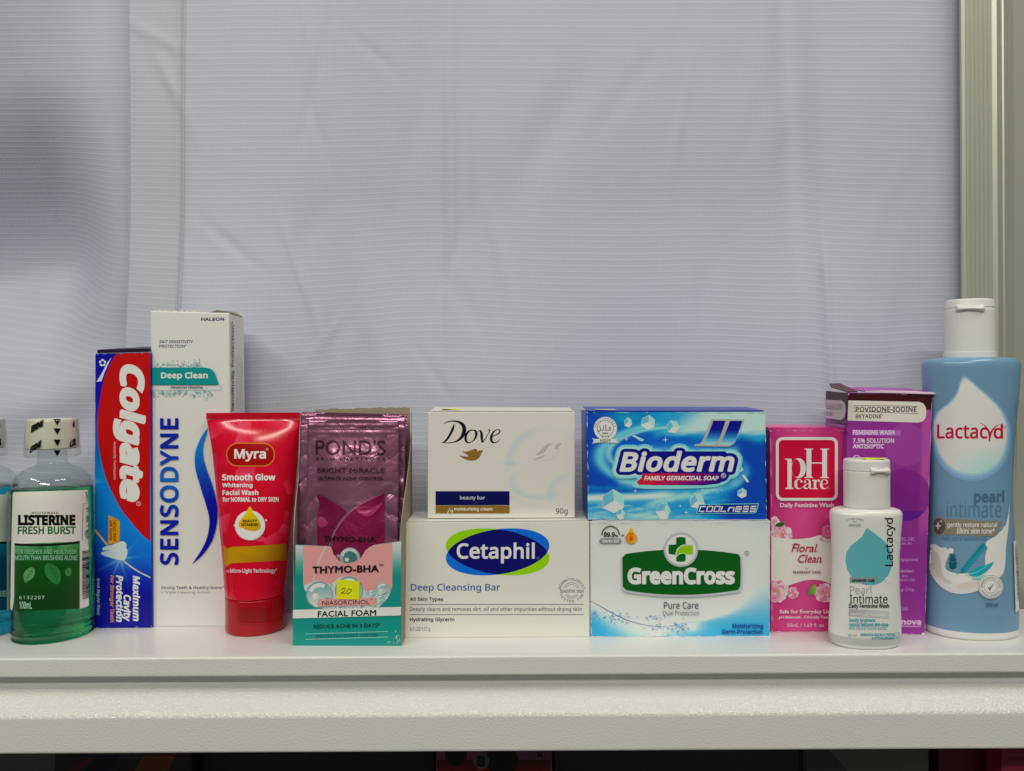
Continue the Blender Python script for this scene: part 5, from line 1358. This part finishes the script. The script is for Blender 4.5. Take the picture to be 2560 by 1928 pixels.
    A.stroke([(520, 908), (500, 884), (470, 880), (440, 900), (432, 945), (442, 988), (475, 1008), (508, 998), (530, 976)], [10, 8, 12, 28, 38, 30, 12, 6, 3], W); A.disc(512, 908, 15, W)
    A.stroke([(552, 918), (566, 886), (596, 880), (624, 900), (626, 950), (626, 990), (644, 1006), (660, 998)], [12, 6, 9, 24, 32, 28, 12, 4], W); A.disc(560, 914, 14, W)
    A.stroke([(618, 936), (580, 946), (556, 966), (556, 992), (580, 1006), (606, 996), (622, 972)], [5, 10, 20, 26, 14, 7, 4], W)
    ser(682, 716, 886, 1005); A.poly([(660, 886), (716, 884), (716, 902), (686, 905), (660, 894)], W); ser(660, 740, 1002, 1014); A.stroke([(714, 925), (726, 896), (744, 886), (762, 894)], [6, 8, 14, 16], W); A.disc(756, 902, 14, W)
    A.stroke([(786, 946), (850, 940), (868, 930), (864, 900), (834, 880), (804, 892), (786, 930), (788, 972), (812, 1004), (848, 1006), (886, 974)], [6, 7, 16, 18, 8, 14, 30, 36, 22, 8, 3], W)
    A.ring(893, 1004, 13, 4, (205, 130, 150), n=18)
    A.part('product_lettering'); A.text('Daily Feminine Wash', 215, 1204, 960, 1284, (228, 186, 202), 'G', .026)
    wear(A, ((1924.4, 1075.4), (2107.8, 1075), (2112.6, 1578.2), (1928, 1579)), 4, (222, 150, 186))
    A.build(root)
wash_pink()

def wash_purple():
    cv = lambda x, y: (1880 + x / 2.315, 940 + y / 2.315)
    quad = (cv(556, 98), cv(1043, 101), cv(1000, 1497), cv(520, 1496))
    purple = card('purple_card', (126, 46, 124), 0.30)
    root, A, k, n, b = carton('wash_carton', 'tall purple antiseptic wash carton with a brown top band, between the bottles', quad, 0.0315, purple, rnd=.0006)
    # half open lid: brown side tab and curled magenta top
    a, c, d, e = [Vector(k[i]) for i in (4, 5, 6, 7)]; up = Vector((0, 0, 1))
    bm = bmesh.new(); lo = [a + up * .0004 + Vector((.011, .002, 0)), c + up * .0004 + Vector((-.0005, .001, 0)), d + up * .0026, e + up * .0030 + Vector((.010, 0, 0))]
    hexa(bm, lo + [q + up * .0006 for q in lo]); bmesh.ops.recalc_face_normals(bm, faces=bm.faces[:]); link_bm('lid_flap', bm, card('magenta_lid', (150, 48, 140), .3), root)
    bm = bmesh.new(); prism(bm, [a + Vector((0, .0008, .0002)), a + Vector((.006, .0008, .0003)), e + Vector((.007, -.004, .0052)), e + Vector((.001, -.002, .0050)), e + Vector((-.0002, -.008, .0030))], up * .0006); link_bm('tuck_flap', bm, card('brown_flap', (72, 40, 36), .4), root)
    bm = bmesh.new(); V0 = a + Vector((.010, .0002, .0004)); prism(bm, [V0, c + Vector((.0006, .0002, .0003)), c + Vector((.0012, -.0016, -.0006)), c + Vector((-.010, -.0008, .0010)), V0 + Vector((.01, -.0004, .0006))], up * .0005); link_bm('curled_edge', bm, card('worn_edge', (200, 170, 182), .5), root)
    A.cv(1880, 940, 2.315)
    def bgf(X, Y):
        c_ = [np.full(X.shape, float(v)) for v in (132, 50, 128)]
        xr = 1043 - (Y - 100) * .031
        c_ = lerp3(c_, (176, 78, 146), ss(-66, -40, X - xr) * (1 - ss(830, 1010, Y)) * .75)
        c_ = lerp3(c_, (148, 70, 144), (np.hypot(X - 890, Y - 400) < 124) * .55); c_ = lerp3(c_, (112, 36, 116), (np.hypot(X - 880, Y - 690) < 152) * .7)
        c_ = lerp3(c_, (86, 34, 130), ((np.hypot(X - 880, Y - 690) < 152) & (Y > 782)) * .8)
        c_ = lerp3(c_, (136, 52, 132), ss(850, 1000, Y) * .6)
        br = 1 - ss(188, 196, Y + (X - 800) * -.02); c_ = lerp3(c_, (62, 30, 32), br)
        return c_
    A.part('front_print'); A.paint(0, 0, 1, 1, 150, 220, bgf, corners=((557, 100), (1041, 103), (999, 1494), (522, 1493)))
    A.part('title_label')
    W = (200, 192, 178)
    A.poly([(557, 142), (968, 150), (992, 160), (1006, 182), (1009, 212), (1004, 244), (986, 264), (960, 270), (553, 258)], W); K = (70, 52, 48)
    A.stroke([(592, 170), (963, 176), (962, 218), (590, 206), (592, 170)], 3, K, smooth=0); A.text('POVIDONE-IODINE', 600, 178, 953, 209, K, 'N', .024); A.text('BETADINE', 600, 222, 750, 246, K, 'N', .022); A.ring(755, 227, 4, 1.5, K, n=12)
    A.part('lettering'); w = (206, 176, 208)
    A.poly([(583, 311), (862, 314), (860, 346), (582, 343)], (156, 88, 168)); A.text('FEMININE WASH', 583, 314, 825, 340, w, 'N', .04); A.text('7.5% SOLUTION', 583, 361, 822, 388, w, 'N', .03); A.text('ANTISEPTIC', 583, 394, 765, 420, w, 'N', .04)
    A.part('ring_symbol'); A.ring(605, 482, 24, 5, w)
    A.part('maker_lettering'); v_ = (188, 130, 196)
    for body, x0, y0, x1, y1, bo in (('MUNDIPHARMA INDUSTRIES, INC.', 590, 934, 945, 956, .01), ('Laguna Technopark, Binan Estate, Bo.', 590, 960, 928, 980, .01), ('Binan, Laguna', 690, 987, 862, 1004, .01), ('Mundipharma (Singapore)', 640, 1052, 960, 1077, .01), ('Marketing Authorization Holder:', 590, 1120, 936, 1142, .04), ('iNova Pharma, Inc.', 690, 1148, 906, 1168, .01), ('5th Floor, One Corporate Centre 9th', 590, 1172, 942, 1193, .01), ('Avenue West', 730, 1198, 862, 1216, .01), ('Bonifacio, Taguig City,', 640, 1225, 942, 1250, .01), ('Pharma Pte Ltd.', 740, 1336, 904, 1356, .01)):
        A.text(body, x0, y0, x1, y1, v_, 'N', bo)
    A.text('inova', 848, 1406, 978, 1440, (214, 160, 220), 'N', .05); A.text('pharmaceuticals', 840, 1443, 976, 1456, (204, 150, 212), 'N', .04)
    A.part('worn_corner'); A.poly([(980, 1490), (990, 1484), (999, 1489), (997, 1497), (986, 1497)], (214, 196, 206))
    wear(A, ((2120.6, 983.2), (2330, 984.6), (2311.6, 1585.6), (2105.4, 1585)), 5, (190, 130, 190), 'trb')
    A.build(root)
    S = Art(plane_hit(k[0], (-1, (Vector(k[0]) - Vector(k[3])).normalized().x * 0, 0))); S.cv(1880, 940, 2.315).part('side_print')
    S.poly([(428, 86), (553, 98), (548, 196), (426, 176)], (58, 34, 34))
    S.poly([(428, 138), (520, 142), (538, 160), (543, 200), (536, 240), (516, 255), (426, 243)], (170, 166, 160)); S.stroke([(430, 160), (526, 166), (525, 198), (429, 190), (430, 160)], 2, K, smooth=0)
    S.text('POVIDONE-IODINE', 432, 168, 522, 192, (90, 80, 78), 'N', .02); S.text('BETADINE', 430, 208, 466, 230, (90, 80, 78), 'N', .02)
    S.poly([(425, 270), (540, 284), (539, 300), (424, 288)], (128, 84, 140))
    S.build(root)
wash_purple()

# ================================================================== WASH BOTTLES
def bow(B, root, cv, x0, x1, y0, y1, material, off):
    """raised bow shaped thumb tab on a flip cap"""
    T = B.art(2.5, 4); T.cv(*cv); n = 14
    top = [(x0 + (x1 - x0) * i / n, y0 + (y1 - y0) * .26 * math.sin(math.pi * i / n)) for i in range(n + 1)]
    bot = [(x0 + (x1 - x0) * i / n, y1 - (y1 - y0) * .26 * math.sin(math.pi * i / n)) for i in range(n + 1)]
    pts = top + bot[::-1]; bm = bmesh.new(); rows = 9; V = []
    for j in range(rows + 1):
        t = j / rows
        for i in range(n + 1):
            x = top[i][0]; y = top[i][1] + (bot[i][1] - top[i][1]) * t
            h_ = off * (math.sin(math.pi * min(1, max(0, t))) ** .5) * (1 if 0 < i < n else 0.35)
            V.append(B.hit(cv[0] + x / cv[2], cv[1] + y / cv[2], h_ - .0003 if 0 < j < rows else -.0003))
    W_ = n + 1; Fs = [(j * W_ + i, (j + 1) * W_ + i, (j + 1) * W_ + i + 1, j * W_ + i + 1) for j in range(rows) for i in range(n)]
    link_mesh('thumb_tab', V, Fs, material, root, smooth=True)

def bottle_small():
    cvp = (2060, 1120, 3.086); X = lambda x: 2060 + x / 3.086; Yp = lambda y: 1120 + y / 3.086
    hw = 270 / 3.086; yf = ground(X(312), Yp(1566)).y; ratio = .62; cyd = yf / (1 - ratio * hw / F)
    root = thing('wash_bottle', 'small white wash bottle with a teal drop, standing closest to the shelf edge', 'bottle', ((X(312) - 1280) * cyd / F, cyd, 0))
    rows = [(1545, 70, 556), (1520, 44, 582), (1490, 34, 591), (1440, 31, 595), (1300, 39, 590), (1150, 50, 582), (1000, 59, 576), (850, 62, 577), (700, 56, 585), (600, 48, 593), (540, 43, 598), (505, 43, 599), (485, 50, 592), (470, 66, 574), (462, 92, 548), (458, 130, 514)]
    P = profile([(Yp(y), X(l), X(r)) for y, l, r in rows], cyd, ratio, 2.25)
    P[0][0] = .0002
    for i, z in ((1, .0018), (2, .0050)): P[i][0] = max(P[i][0], z) if False else z
    P = [p for i, p in enumerate(P) if i < 3 or p[0] > .006]
    B = Body(P, cyd); body = mat('white_bottle_plastic', (.84, .838, .825, 1), .26, bump=(180, .05, .001))
    B.mesh('bottle_body', body, root, zlo=.0068); B.mesh('base_band', mat('pale_grey_band', ink4(166, 166, 158), .35), root, zlo=.0022, zhi=.0068); B.mesh('base_rim', body, root, zhi=.0022)
    cx = (X(324) - 1280) * cyd / F; zn = B.z[-1]
    nk = (X(500) - X(150)) / 2.10 * cyd / F; zc0 = at(X(324), Yp(450), cyd).z; zc1 = at(X(324), Yp(84), cyd).z
    Body([(zn - .0003, cx, nk * .99, nk * .80, 2.1), (zn + .0012, cx, nk * 1.0, nk * .80, 2.1), (zc0 - .0006, cx, nk * .985, nk * .79, 2.1), (zc0 - .0003, cx, nk * .95, nk * .76, 2.1), (zc0, cx, nk * .94, nk * .75, 2.1)], cyd).mesh('neck_ring', body, root)
    zs = at(X(324), Yp(172), cyd).z
    C = Body([(zc0, cx, nk * 1.0, nk * .8, 2.1), (zc0 + .0004, cx, nk * 1.012, nk * .81, 2.1), (zs - .0005, cx, nk * 1.015, nk * .81, 2.1), (zs - .0002, cx, nk * 1.0, nk * .80, 2.1), (zs + .0002, cx, nk * 1.0, nk * .80, 2.1), (zs + .0005, cx, nk * 1.022, nk * .815, 2.1), (zc1 - .0012, cx, nk * 1.01, nk * .81, 2.1), (zc1 - .0003, cx, nk * .985, nk * .785, 2.1), (zc1, cx, nk * .94, nk * .75, 2.1)], cyd)
    cap = C.mesh('flip_cap', WHITEPL, root)
    bow(C, cap, cvp, 356, 500, 146, 216, WHITEPL, .0022)
    # neon sticker lying on the cap
    V = []; n_ = 10
    for i in range(n_ + 1):
        t = i / n_; x = cx - nk * .28 + t * nk * 1.0
        for v in (0, .5, 1): V.append((x, cyd - nk * .55 + v * nk * .5, zc1 + .0003 + .0009 * (t ** 2) * (1 - v * .6) + .0005 * (1 - t) * v))
    fs = [(3 * i + j, 3 * i + 3 + j, 3 * i + 4 + j, 3 * i + 1 + j) for i in range(n_) for j in (0, 1)]; N_ = len(V)
    V += [(x, y, z - .0002) for x, y, z in V]; fs += [tuple(N_ + q for q in reversed(f)) for f in fs]
    fs += [(3 * i, 3 * i + 3, N_ + 3 * i + 3, N_ + 3 * i) for i in range(n_)]
    link_mesh('price_sticker', V, fs, mat('neon_sticker_small', ink4(215, 235, 5), .5), root)
    A = B.art(4, 9); A.cv(*cvp)
    A.part('drop_print', INKSATIN)
    A.poly([(333, 616), (352, 630), (400, 668), (450, 704), (490, 745), (515, 800), (525, 860), (518, 930), (490, 995), (440, 1040), (390, 1058), (330, 1060), (270, 1042), (215, 1000), (180, 940), (165, 870), (172, 810), (205, 755), (255, 716), (295, 682), (316, 640)], (86, 156, 160))
    A.rect(198, 996, 412, 1032, (118, 136, 136)); A.rect(198, 1032, 300, 1044, (130, 150, 150)); A.text('ADVANCED CARE', 214, 1012, 390, 1036, (22, 34, 36), 'N', .06)
    A.poly([(512, 968), (524, 990), (526, 1020), (508, 1042), (484, 1042), (467, 1026), (472, 1004), (494, 988)], (206, 206, 198), 4)
    A.part('brand_lettering', INKSATIN); A.text('Lactacyd', 467, 540, 550, 912, (26, 32, 36), 'N', .012, rot=2)
    A.part('lettering', INKSATIN); tl = (60, 140, 150)
    A.text('Pearl', 200, 1062, 364, 1128, (140, 142, 142), 'N', 0); A.text('Intimate', 198, 1130, 489, 1200, (44, 46, 48), 'N', .006); A.text('Daily Feminine Wash', 192, 1201, 503, 1244, (26, 28, 30), 'N', .035)
    A.poly([(191, 1240), (500, 1256), (499, 1314), (190, 1298)], lambda x, y: (150 + (x - 190) * .1, 150 + (x - 190) * .1, 148 + (x - 190) * .1)); A.text('PREBIOTIC', 203, 1275, 290, 1288, (208, 208, 200), 'N', .02); A.text('LACTOSOME+', 297, 1277, 480, 1299, (200, 200, 194), 'N', .02)
    A.text('Gently brightens', 192, 1314, 395, 1348, tl, 'N', .035); A.text('natural femzone skin tone', 192, 1345, 494, 1376, tl, 'N', .035); A.text('with natural marine extract', 192, 1371, 487, 1402, (104, 160, 164), 'N', .01)
    A.text('60 ml', 187, 1432, 251, 1458, (130, 140, 140), 'N', .0)
    A.text('DERMATOLOGICALLY TESTED', 281, 1429, 545, 1450, tl, 'N', .035); A.text('& HYPOALLERGENIC', 368, 1455, 545, 1475, tl, 'N', .035); A.ring(562, 1440, 20, 3, tl, n=20); A.stroke([(553, 1440), (560, 1448), (572, 1430)], 3, tl, smooth=0)
    A.part('origin_lettering', INKSATIN); A.arctext('ESTABLISHED', 238, 720, 168, 247, 293, 16, (140, 140, 138), True, .02); A.text('1947', 217, 561, 257, 573, (140, 140, 138), 'N', .02); A.text('FRANCE', 193, 584, 281, 606, (150, 150, 146), 'N', .03)
    A.build(root)
bottle_small()

def bottle_large():
    cvp = (2260, 720, 1.773); X = lambda x: 2260 + x / 1.773; Yp = lambda y: 720 + y / 1.773
    hw = 196 / 1.773; yf = ground(X(300), Yp(1568)).y; ratio = .74; cyd = yf / (1 - ratio * hw / F)
    root = thing('wash_bottle', 'large blue wash bottle with a white drop and white cap, rightmost on the shelf', 'bottle', ((X(292) - 1280) * cyd / F, cyd, 0))
    rows = [(1530, 112, 476), (1522, 90, 496), (1505, 80, 503), (1440, 77, 504), (1330, 81, 500), (1200, 90, 491), (1080, 97, 484), (960, 100, 478), (840, 100, 478), (720, 97, 484), (600, 90, 493), (500, 83, 502), (420, 78, 508), (355, 75, 512), (335, 78, 510), (322, 88, 501), (315, 104, 485), (310, 135, 452), (308, 165, 420)]
    P = profile([(Yp(y), X(l), X(r)) for y, l, r in rows], cyd, ratio, 2.15)
    for i, z, q in ((0, .0002, .955), (1, .0010, .985), (2, .0028, 1.0)): P[i][0] = z; P[i][1:4] = [P[3][1], P[3][2] * q, P[3][3] * q]
    B = Body(P, cyd); blue = mat('blue_bottle_plastic', ink4(101, 134, 154), .24); wht = WHITEPL
    zb = at(X(290), Yp(1500), cyd - .02).z
    B.mesh('bottle_body', blue, root, zlo=.0046); B.mesh('base_cup', wht, root, zhi=.0046)
    cx = (X(292) - 1280) * cyd / F; nk = (X(408) - X(176)) / 2.24 * cyd / F; zn = B.z[-1]; zc0 = at(X(292), Yp(304), cyd).z; zr = at(X(292), Yp(284), cyd).z; zc1 = at(X(292), Yp(54), cyd).z; zs = at(X(292), Yp(94), cyd).z
    rk = .86
    Body([(zn - .0004, cx, nk * 1.02, nk * rk, 2.1), (zn + .0014, cx, nk * 1.03, nk * rk, 2.1), (zr - .0002, cx, nk * 1.02, nk * rk, 2.1), (zr, cx, nk * .99, nk * rk * .97, 2.1)], cyd).mesh('neck_ring', wht, root)
    C = Body([(zr, cx, nk * .985, nk * rk * .97, 2.1), (zr + .0006, cx, nk * .99, nk * rk * .975, 2.1), (zs - .0006, cx, nk * .985, nk * rk * .97, 2.1), (zs - .0002, cx, nk * .972, nk * rk * .955, 2.1), (zs + .0002, cx, nk * .972, nk * rk * .955, 2.1), (zs + .0006, cx, nk * .99, nk * rk * .975, 2.1), (zc1 - .0025, cx, nk * .96, nk * rk * .95, 2.1), (zc1 - .0006, cx, nk * .93, nk * rk * .92, 2.1), (zc1, cx, nk * .86, nk * rk * .85, 2.1)], cyd)
    cap = C.mesh('flip_cap', wht, root); bow(C, cap, cvp, 232, 355, 72, 110, wht, .0026)
    A = B.art(4, 9); A.cv(*cvp)
    A.part('drop_print', INKSATIN)
    drop = catmull([(266, 405), (282, 409), (330, 450), (392, 505), (428, 550), (450, 605), (453, 660), (440, 725), (408, 778), (355, 812), (298, 822), (235, 808), (180, 765), (148, 705), (134, 645), (138, 590), (160, 548), (205, 512), (238, 470), (252, 425)], 5, True)
    cxd, cyd2 = 292, 640
    def grow(o, dy=0): return [(cxd + (x - cxd) * o, cyd2 + (y - cyd2) * o + dy) for x, y in drop]
    for o, c in ((1.12, (112, 149, 179)), (1.085, (122, 157, 184)), (1.055, (136, 168, 190)), (1.03, (152, 180, 197))): A.poly(grow(o, 10 * (o - 1) * 10), c)
    def dg(x, y):
        t = min(1, max(0, (y - 680) / 140)) * min(1, max(0, (x - 150) / 220)); return tuple(np.array((202, 199, 190)) + (np.array((150, 196, 216)) - np.array((202, 199, 190))) * t)
    # sample inside the drop so the printed tint can run smoothly
    dd = np.array([tuple(q) for q in drop]); ys = dd[:, 1]
    ymin, ymax = ys.min(), ys.max(); n_ = 60
    def xs_at(y):
        hit_ = []
        for p, q in zip(dd, np.roll(dd, -1, 0)):
            if (p[1] - y) * (q[1] - y) <= 0 and p[1] != q[1]: hit_.append(p[0] + (q[0] - p[0]) * (y - p[1]) / (q[1] - p[1]))
        return min(hit_), max(hit_)
    v = []; f = []
    for j in range(n_ + 1):
        y = ymin + .5 + (ymax - ymin - 1) * j / n_; a_, b_ = xs_at(y)
        for i in range(13): v.append((a_ + (b_ - a_) * i / 12, y))
    for j in range(n_):
        for i in range(12): f.append((j * 13 + i, j * 13 + i + 1, (j + 1) * 13 + i + 1, (j + 1) * 13 + i))
    A.add(v, f, dg)
    A.part('brand_lettering', INKSATIN); red = (172, 20, 54)
    A.text('Lactac', 147, 604, 369, 669, red, 'N', .018)
    A.stroke([(338, 598), (358, 612), (374, 634), (379, 652), (378, 680)], [2, 5, 9, 10, 6], red); A.stroke([(424, 603), (404, 616), (388, 636), (380, 656)], [2, 5, 8, 9], red)
    A.text('d', 396, 602, 438, 669, red, 'N', .018); A.ring(446, 616, 6, 1.8, red, n=14)
    A.part('lettering', INKSATIN)
    A.text('pearl', 310, 897, 444, 965, (70, 98, 118), 'N', .035); A.text('intimate', 190, 945, 432, 1016, (84, 112, 128), 'N', -.006)
    A.part('ribbon', INKSATIN)
    A.poly([(166, 1022), (436, 1034), (424, 1062), (402, 1102), (176, 1094)], (122, 116, 96)); A.disc(157, 1056, 31, (86, 80, 72), ry=41); A.ring(157, 1056, 31, 3, (150, 140, 120), ry=41)
    for x, y, q in ((152, 1054, 20), (166, 1034, 9)): A.poly([(x, y - q), (x + q * .2, y - q * .2), (x + q * .7, y), (x + q * .2, y + q * .2), (x, y + q), (x - q * .2, y + q * .2), (x - q * .7, y), (x - q * .2, y - q * .2)], (205, 200, 186))
    w = (206, 204, 192); A.text('gently restore natural', 192, 1038, 411, 1066, w, 'N', .02); A.text('bikini skin tone*', 235, 1064, 400, 1089, w, 'N', .02); A.text('*with natural marine extracts', 168, 1099, 366, 1120, (84, 110, 128), 'N', .0)
    A.part('cream_print', INKSATIN)
    cr = (198, 194, 182)
    A.poly([(112, 1140), (140, 1136), (165, 1150), (188, 1152), (200, 1180), (186, 1215), (190, 1250), (240, 1265), (300, 1262), (352, 1240), (360, 1180), (380, 1130), (420, 1085), (445, 1060), (458, 1010), (465, 960), (462, 1050), (450, 1150), (446, 1230), (430, 1275), (380, 1300), (330, 1340), (270, 1355), (210, 1350), (160, 1320), (122, 1270), (104, 1210), (104, 1165)], lambda x, y: (200 - max(0, y - 1300) * .2, 196 - max(0, y - 1300) * .2, 184), 4)
    A.poly([(120, 1180), (150, 1172), (165, 1215), (172, 1270), (215, 1310), (180, 1305), (140, 1260)], (184, 178, 164), 4); A.poly([(230, 1320), (290, 1300), (340, 1300), (300, 1330), (260, 1338)], (186, 181, 168), 4)
    A.disc(208, 1165, 13, (206, 206, 200)); A.disc(374, 1190, 5, (206, 206, 200)); A.disc(388, 1186, 4, (190, 196, 190)); A.disc(380, 1206, 5, (190, 196, 190))
    A.poly([(360, 1130), (420, 1090), (448, 1052), (440, 1130), (438, 1220), (420, 1265), (390, 1180)], (202, 198, 188), 4)
    A.part('seaweed_print', INKSATIN); t1 = (10, 84, 92); t2 = (24, 146, 154); t3 = (120, 186, 178)
    A.stroke([(216, 1248), (218, 1215), (214, 1176)], [5, 5, 3], t1)
    for y, s_ in ((1240, 16), (1225, 18), (1208, 16), (1192, 11)):
        for d in (-1, 1): A.poly([(217, y), (217 + d * s_ * .5, y - 13), (217 + d * s_, y - 9), (217 + d * s_ * .8, y + 1), (217 + d * s_ * .4, y + 4)], t1, 3)
    sp = catmull([(262, 1252), (285, 1222), (312, 1190), (335, 1160), (352, 1138)], 5)
    for i, q in enumerate(sp): A.disc(q[0] + (5 if i % 2 else -5), q[1], 11 - abs(i - 9) * .35, t2 if i % 2 else (14, 122, 134), ry=8, n=10)
    A.stroke([(232, 1268), (250, 1256), (270, 1248), (300, 1216)], [2, 3, 4, 3], t2)
    A.poly([(285, 1268), (320, 1240), (360, 1226), (392, 1214), (378, 1240), (350, 1262), (318, 1276)], t2, 4); A.stroke([(268, 1272), (320, 1258), (386, 1218)], [2, 3, 1], t3); A.poly([(296, 1284), (330, 1276), (362, 1268), (340, 1288), (316, 1290)], t3, 4)
    A.part('round_seal', INKSATIN); sl = (128, 120, 104)
    A.disc(380, 1322, 54, (206, 203, 190)); A.ring(380, 1322, 51, 2.4, sl); A.ring(380, 1322, 30, 2, sl); A.arctext('DERMATOLOGICALLY TESTED', 380, 1322, 35, 170, 370, 10, sl, True); A.arctext('HYPOALLERGENIC', 380, 1322, 45, 155, 25, 10, sl, False); A.poly([(365, 1322), (374, 1328), (396, 1306), (376, 1342)], (110, 102, 88))
    A.part('volume_print', INKSATIN); A.text('250 ml', 360, 1393, 411, 1411, (52, 76, 100), 'N', .02)
    A.part('barcode', INKSATIN)
    A.poly([(478, 1122), (490, 1116), (503, 1425), (488, 1436)], (200, 200, 190)); y = 1136.0; r = random.Random(4)
    while y < 1380:
        h = r.choice((1.5, 2.5, 4)); A.poly([(484 + (y - 1136) * .04, y), (495 + (y - 1136) * .035, y - 2), (495 + (y - 1136) * .035, y - 2 + h), (484 + (y - 1136) * .04, y + h)], (60, 66, 70)); y += h + r.choice((2, 3, 4.5))
    A.part('side_print', INKSATIN); A.text('Lactacyd feminine wash daily use directions', 481, 500, 490, 860, (70, 92, 110), 'N', .01, rot=2)
    A.build(root)
bottle_large()

# ================================================================== DIM GOODS ON THE SHELF BELOW
def lower_goods():
    zb = -0.2618
    def bx(name, label, px0, px1, Y, dep, col, top=-0.058, cat='carton', tilt=0.0, deco=None, rough=.4, pypos=1905):
        a, b = at(px0, pypos, Y), at(px1, pypos, Y); rt = thing(name, label, cat, ((a.x + b.x) / 2, Y + dep / 2, zb))
        bm = bmesh.new(); hexa(bm, [Vector(p) for p in box_pts(a.x, b.x, Y, Y + dep, zb, top)]); bevel(bm, .0006)
        if tilt:
            bmesh.ops.rotate(bm, cent=Vector(((a.x + b.x) / 2, Y, zb)), matrix=Matrix.Rotation(tilt, 3, 'Y'), verts=bm.verts[:])
        link_bm('carton_body', bm, mat(label.split()[0] + '_shade_dimmed_card', (*(ink(col) * 0.4), 1), rough), rt)  # card colour scaled down to deepen the shade under the shelf
        if deco:
            A = Art(plane_hit((a.x, Y, 0), (0, -1, 0))); deco(A); A.build(rt)
        return rt
    def d1(A):  # printed colours here are darkened too, for the shade below the shelf
        A.part('stripe_print'); A.poly([(170, 1928), (215, 1897), (235, 1897), (190, 1935)], (84, 12, 18)); A.poly([(335, 1928), (360, 1888), (438, 1888), (418, 1935), (335, 1935)], (86, 52, 8)); A.poly([(210, 1928), (250, 1884), (300, 1884), (262, 1935)], (10, 14, 40))
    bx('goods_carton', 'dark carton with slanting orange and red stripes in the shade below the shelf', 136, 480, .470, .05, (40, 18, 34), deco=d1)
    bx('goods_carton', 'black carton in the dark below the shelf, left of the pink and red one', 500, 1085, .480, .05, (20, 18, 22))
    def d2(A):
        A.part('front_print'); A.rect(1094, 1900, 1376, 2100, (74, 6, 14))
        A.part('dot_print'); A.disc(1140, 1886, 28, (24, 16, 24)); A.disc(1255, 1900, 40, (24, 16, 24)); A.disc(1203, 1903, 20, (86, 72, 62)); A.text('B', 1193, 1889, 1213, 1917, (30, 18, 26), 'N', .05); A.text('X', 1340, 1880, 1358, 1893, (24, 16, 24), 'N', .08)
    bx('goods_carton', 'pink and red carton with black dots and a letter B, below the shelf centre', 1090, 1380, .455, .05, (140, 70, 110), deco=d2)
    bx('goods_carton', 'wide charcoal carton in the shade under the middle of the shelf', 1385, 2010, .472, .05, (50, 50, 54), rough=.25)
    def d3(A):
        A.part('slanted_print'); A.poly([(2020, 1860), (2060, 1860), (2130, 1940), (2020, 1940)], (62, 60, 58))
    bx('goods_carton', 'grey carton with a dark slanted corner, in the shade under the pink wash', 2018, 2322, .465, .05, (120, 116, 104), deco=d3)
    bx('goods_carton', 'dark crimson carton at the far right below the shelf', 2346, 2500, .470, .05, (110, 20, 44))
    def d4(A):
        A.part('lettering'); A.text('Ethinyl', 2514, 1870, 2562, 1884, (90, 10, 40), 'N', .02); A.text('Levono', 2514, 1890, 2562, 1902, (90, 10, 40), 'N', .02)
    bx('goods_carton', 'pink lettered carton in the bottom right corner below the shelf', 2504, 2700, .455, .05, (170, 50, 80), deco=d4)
lower_goods()
